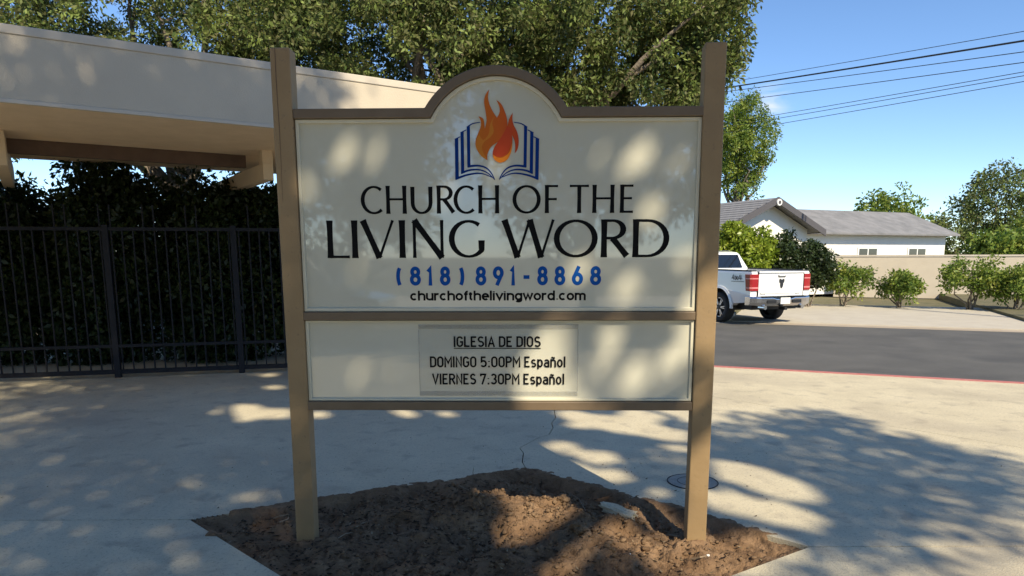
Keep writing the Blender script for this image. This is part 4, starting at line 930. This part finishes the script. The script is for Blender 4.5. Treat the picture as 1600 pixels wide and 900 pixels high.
# shrubs round the driveway
def shrub_px(px, pyt, depth, rx, name, label, m, seed, ncl=90, per=80, leaf=.13, clr=.28, ry=1.0, aspect=.5):
    t = at_depth(px, pyt, depth); z0 = RZ+.05; hh = t.z-z0
    shrub(name, label, 'shrub', (t.x, t.y, z0), (t.x, t.y, z0+hh*.5), (rx, ry, hh*.5), ncl, per, leaf, m, seed, clr, aspect)
shrub_px(1165, 337, 20.6, 1.35, 'citrus_shrub', 'sunlit yellow-green citrus shrub behind the pickup bed', 'leaf_citrus', 41, 210, 80, .16)
shrub_px(1130, 372, 21.2, .8, 'citrus_shrub', 'lower yellow-green shrub by the roof eave behind the truck cab', 'leaf_citrus', 42, 120, 80, .16)
shrub_px(1222, 352, 20.9, 1.0, 'dark_shrub', 'dark glossy shrub in front of the white gable wall', 'leaf_dark', 43, 120, 90, .13)
shrub_px(1268, 372, 21.0, 1.0, 'dark_shrub', 'lower dark shrub beside the garage corner', 'leaf_dark', 44, 100, 90, .13)
for i, (px, pt_, rx_) in enumerate(((1325, 402, 1.3), (1412, 420, .6), (1520, 396, 1.0), (1592, 413, .7))):
    shrub_px(px, pt_, 21.3-.9*i, rx_, 'garden_shrub', ('low round green shrub under the wing windows', 'clipped green shrub beside the lawn', 'bushy green shrub at the wing corner', 'pale green shrub at the far end of the lawn')[i], 'leaf_far', 50+i, 60, 60, .12)
# trees beyond the house
t = at_depth(1172, 225, 36); tree('street_tree', 'bright green feathery tree rising behind the bungalow roof', 'tree', (t.x-.5, t.y, RZ), (t.x-.55, t.y, t.z-.1), (2.1, 2.0, 3.3), 230, 90, .17, 'leaf_far', trunk_r=.2, seed=15, clump_r=.42, hollow=.3, limbs=10, aspect=.4, fork=.5)
t = at_depth(1390, 330, 48); tree('street_tree', 'distant rounded tree behind the wing roof', 'tree', (t.x, t.y, RZ), (t.x, t.y, t.z-1.0), (3.0, 2.5, 2.6), 120, 60, .28, 'leaf_far', trunk_r=.2, seed=16, clump_r=.6, hollow=.4, limbs=6)
t = at_depth(1560, 300, 52); tree('street_tree', 'distant tall tree at the end of the street', 'tree', (t.x, t.y, RZ), (t.x, t.y, t.z-1.0), (3.5, 2.5, 3.6), 120, 60, .28, 'leaf_oak', trunk_r=.22, seed=17, clump_r=.7, hollow=.4, limbs=6)
for i, (px, py, dy, r_, lb) in enumerate(((1480, 345, 60, 4.0, 'distant low tree beyond the lawn'), (1640, 335, 46, 4.2, 'distant broad tree past the last shrub'), (1570, 372, 40, 2.2, 'distant dark bush behind the pale green shrub'))):
    t = at_depth(px, py, dy); tree('street_tree', lb, 'tree', (t.x, t.y, RZ), (t.x, t.y, t.z-r_*.5), (r_, 2.5, r_*.75), 110, 60, .3, 'leaf_far' if i else 'leaf_oak', trunk_r=.2, seed=80+i, clump_r=.75, hollow=.3, limbs=5)
fq = MB(); fe = empty('block_wall', tuple(street(16, RW+16, RZ)), math.atan2(KN.y, KN.x)-math.pi/2); tag(fe, 'long tan block wall at the far end of the lawn', 'wall')
MB().prism([(-14, -.1), (30, -.1), (30, .1), (-14, .1)], -.1, 1.75).build('wall', 'stucco', fe); MB().prism([(-14, -.13), (30, -.13), (30, .13), (-14, .13)], 1.753, 1.83).build('coping', 'stucco_trim', fe)
# ------------------------------------------------------------------ power lines
def upole(x, y, top, label):
    r_ = empty('utility_pole', (x, y, RZ)); tag(r_, label, 'utility pole')
    MB().tube([(0, 0, -.3), (0, 0, top-RZ+.5)], [.16, .11], 12).build('mast', 'pole_wood', r_, smooth=True)
    MB().box((0, 0, top-RZ), (1.6, .1, .12)).build('crossarm', 'pole_wood', r_); return r_
upole(2.0, 41, 8.9, 'wooden utility pole far down the street'); upole(25, 16, 10.1, 'wooden utility pole beside the near street corner')
def wire_px(pa, pb, r, label):
    da, db = 41, 16
    a1, b1 = at_depth(*pa, 30), at_depth(*pb, 26)
    d = (b1-a1)/(b1.x-a1.x); pA = a1+d*(2.0-a1.x); pB = b1+d*(25-b1.x)
    pts = []
    for t in np.linspace(0, 1, 24):
        p = pA.lerp(pB, t); sag = .25*4*t*(1-t); ta = (a1.x-pA.x)/(pB.x-pA.x); tb_ = (b1.x-pA.x)/(pB.x-pA.x); base = .25*4*((ta*(1-ta))+(tb_*(1-tb_)))/2
        p.z -= sag-base; pts.append(p)
    tag(MB().tube(pts, r, 6).build('power_line', 'wire'), label, 'power line')
wire_px((1134, 129.5), (1237, 111.5), .010, 'thin topmost power line against the blue sky')
wire_px((1134, 137.5), (1237, 121), .028, 'thick black power line, heaviest of the bundle')
wire_px((1134, 143.5), (1237, 129.5), .012, 'thin power line just under the thick one')
wire_px((1134, 160), (1237, 146), .012, 'power line level with the crown of the feathery tree')
wire_px((1134, 193), (1237, 175), .010, 'upper of two close thin power lines passing behind the tree')
wire_px((1134, 199), (1237, 181), .010, 'lower of two close thin power lines passing behind the tree')
wire_px((1134, 208), (1237, 190), .010, 'lowest thin power line passing behind the tree')

# ------------------------------------------------------------------ shade tree behind the photographer (casts the dappled shade)
E1 = Vector((-SH.y, SH.x, 0)).normalized(); E2 = SUN.cross(E1); E2 = E2 if E2.z > 0 else -E2
def ab(p): return (p.dot(E1), p.dot(E2))
lit = []
def L(p, r): lit.append((*ab(p), r))
for px, py, r in ((375, 640, .22), (430, 646, .2), (500, 648, .10), (640, 645, .16), (700, 648, .08), (385, 655, .10), (905, 664, .10), (960, 662, .26), (1030, 676, .22), (900, 650, .16), (1000, 650, .2),
                  (885, 700, .13), (930, 715, .13), (900, 735, .14), (960, 745, .13), (1010, 765, .12), (1060, 700, .07), (1160, 740, .22), (1210, 760, .22), (1150, 790, .14), (1215, 800, .2), (1120, 770, .12),
                  (745, 762, .16), (830, 775, .24), (880, 800, .22), (820, 815, .16), (690, 805, .07), (610, 790, .06), (960, 830, .17), (1010, 850, .17), (900, 835, .13), (1060, 865, .2), (1130, 860, .2), (1000, 800, .09), (760, 830, .07), (700, 860, .06), (880, 865, .08), (1190, 850, .15),
                  (430, 605, .10), (420, 586, .07)):
    L(ground(px, py, .09 if py > 750 and px < 940 else 0), r*(.72 if py > 750 and px < 1110 else .95))
for px, py, r in ((655, 415, .10), (640, 445, .08), (770, 268, .055), (540, 250, .075), (595, 235, .05), (1000, 240, .08), (975, 265, .06), (1060, 255, .06), (850, 560, .11), (800, 585, .10), (760, 525, .05), (835, 632, .09), (990, 590, .08), (1045, 565, .07),
                  (775, 352, .05), (560, 425, .05), (985, 445, .05), (1070, 400, .05), (620, 580, .045), (880, 600, .06), (1070, 620, .07), (700, 300, .05), (900, 430, .05), (690, 470, .05), (600, 330, .05), (1020, 330, .05), (480, 300, .04), (930, 240, .045), (560, 590, .05), (950, 530, .05), (700, 600, .05),
                  (1097, 545, .06), (1092, 650, .10), (1090, 700, .12), (1087, 760, .13), (1085, 820, .13), (447, 380, .035), (1095, 610, .05)):
    L(on_sign(px, py), r*(.8 if px > 1080 else 1.0 if 790 < px < 890 and py > 540 else .5))
lit = np.array(lit)
mask_c = np.array([ab(on_sign(776, 400))])
def keep_shade(P):
    a = P @ np.array(E1); b = P @ np.array(E2)
    wob = .05*(vnoise(a*6, b*6, 9)-.5)
    k = np.ones(len(P), bool)
    for la, lb_, r in lit: k &= np.hypot(a-la, (b-lb_)*1.0)+wob*1.5 >  r+.045
    # open towards the right-hand pavement and the sunny part of the fascia
    k &= ~((a > 2.4+.5*vnoise(b*2, b*0, 4)) & (b > 1.12+.35*vnoise(a*2, a*0, 2)))
    k &= ~((a > -.1+.3*vnoise(b*3, b*0, 7)+.22*rng.normal(size=len(a))) & (b > 4.35))
    return k
tc_ = Vector(E1)*(-.4)+Vector(E2)*2.4+SUN*15.5
ex2 = []
for a in np.arange(-4.2, 2.7, .5):
    for b in np.arange(-1.6, 6.4, .5):
        if ((a+.5)/4.0)**2+((b-2.5)/4.2)**2 > 1: continue
        p = E1*(a+random.uniform(-.2, .2))+E2*(b+random.uniform(-.2, .2))+SUN*(15.5+random.uniform(-2.6, 2.6)); ex2.append(tuple(p))
for a in np.arange(1.8, 4.4, .38):
    for b in np.arange(-.5, 1.15, .38):
        p = E1*(a+random.uniform(-.15, .15))+E2*(b+random.uniform(-.15, .15))+SUN*(15+random.uniform(-1, 1)); ex2.append(tuple(p))
for a in np.arange(-4.6, -.1, .4):
    for b in np.arange(5.0, 7.2, .4):
        p = E1*(a+random.uniform(-.15, .15))+E2*(b+random.uniform(-.15, .15))+SUN*(15+random.uniform(-1, 1)); ex2.append(tuple(p))
tree('shade_tree', 'tall broad tree behind the photographer shading the sign', 'tree', (tc_.x+.6, tc_.y-.6, 0), tuple(tc_), (3.9, 3.3, 3.5), 420, 120, .15, 'leaf_oak', trunk_r=.28, seed=21, clump_r=.58, hollow=.1, limbs=8, keep=keep_shade, fork=.7, aspect=.6, lump=.12, extra=ex2)
# trees and a parked van across the rear street, mirrored in the glossy panel; two nearer unseen trees added to block sky light
for i, (x, y_, z_, r_, lb) in enumerate(((-13, -17, 5.4, 4.2, 'leafy tree across the rear street opposite the gate'), (-5.6, -18, 5.6, 4.2, 'leafy tree across the rear street facing the left post'), (1.6, -17.5, 5.8, 4.2, 'leafy tree across the rear street facing the sign'), (9.2, -18, 5.4, 4.0, 'leafy tree across the rear street by the corner'), (17, -16, 5.8, 4.4, 'leafy tree across the rear street beyond the corner'), (-6.2, -7.6, 7.6, 3.6, 'tall unseen tree added left behind the photographer to block sky light'), (10.5, -12.5, 6.0, 3.6, 'unseen tree added right behind the photographer to block sky light'))):
    tree('street_tree', lb, 'tree', (x, y_, -.1), (x, y_, z_), (r_, 3.0, r_*1.1), 260, 70, .26, 'leaf_oak', trunk_r=.25, seed=30+i, clump_r=.75, hollow=.2, limbs=5, lump=.25)
van = empty('parked_van', (-3.2, -11.2, RZ)); tag(van, 'dark grey van parked at the kerb behind the photographer', 'van')
vp = [(0, .45), (.05, .95), (-.75, 1.10), (-1.45, 1.85), (-1.7, 2.0), (-4.9, 2.0), (-5.0, .5)]
MB().prism(vp, -.9, .9, lambda v: Vector((v.x, v.z, v.y))).build('body', 'van_grey', van, bevel=.05)
for s_ in (-1, 1):
    MB().prism([(-.95, 1.12), (-1.5, 1.72), (-2.2, 1.72), (-2.2, 1.12)], .895*s_, .915*s_, lambda v: Vector((v.x, v.z, v.y))).build('side_window', 'dark_glass', van)
    for x in (-.85, -4.1): MB().tube([(x, .68*s_, .35), (x, .92*s_, .35)], .35, 22).build('wheel', 'tyre', van, bevel=.03)
bpy.context.view_layer.update()
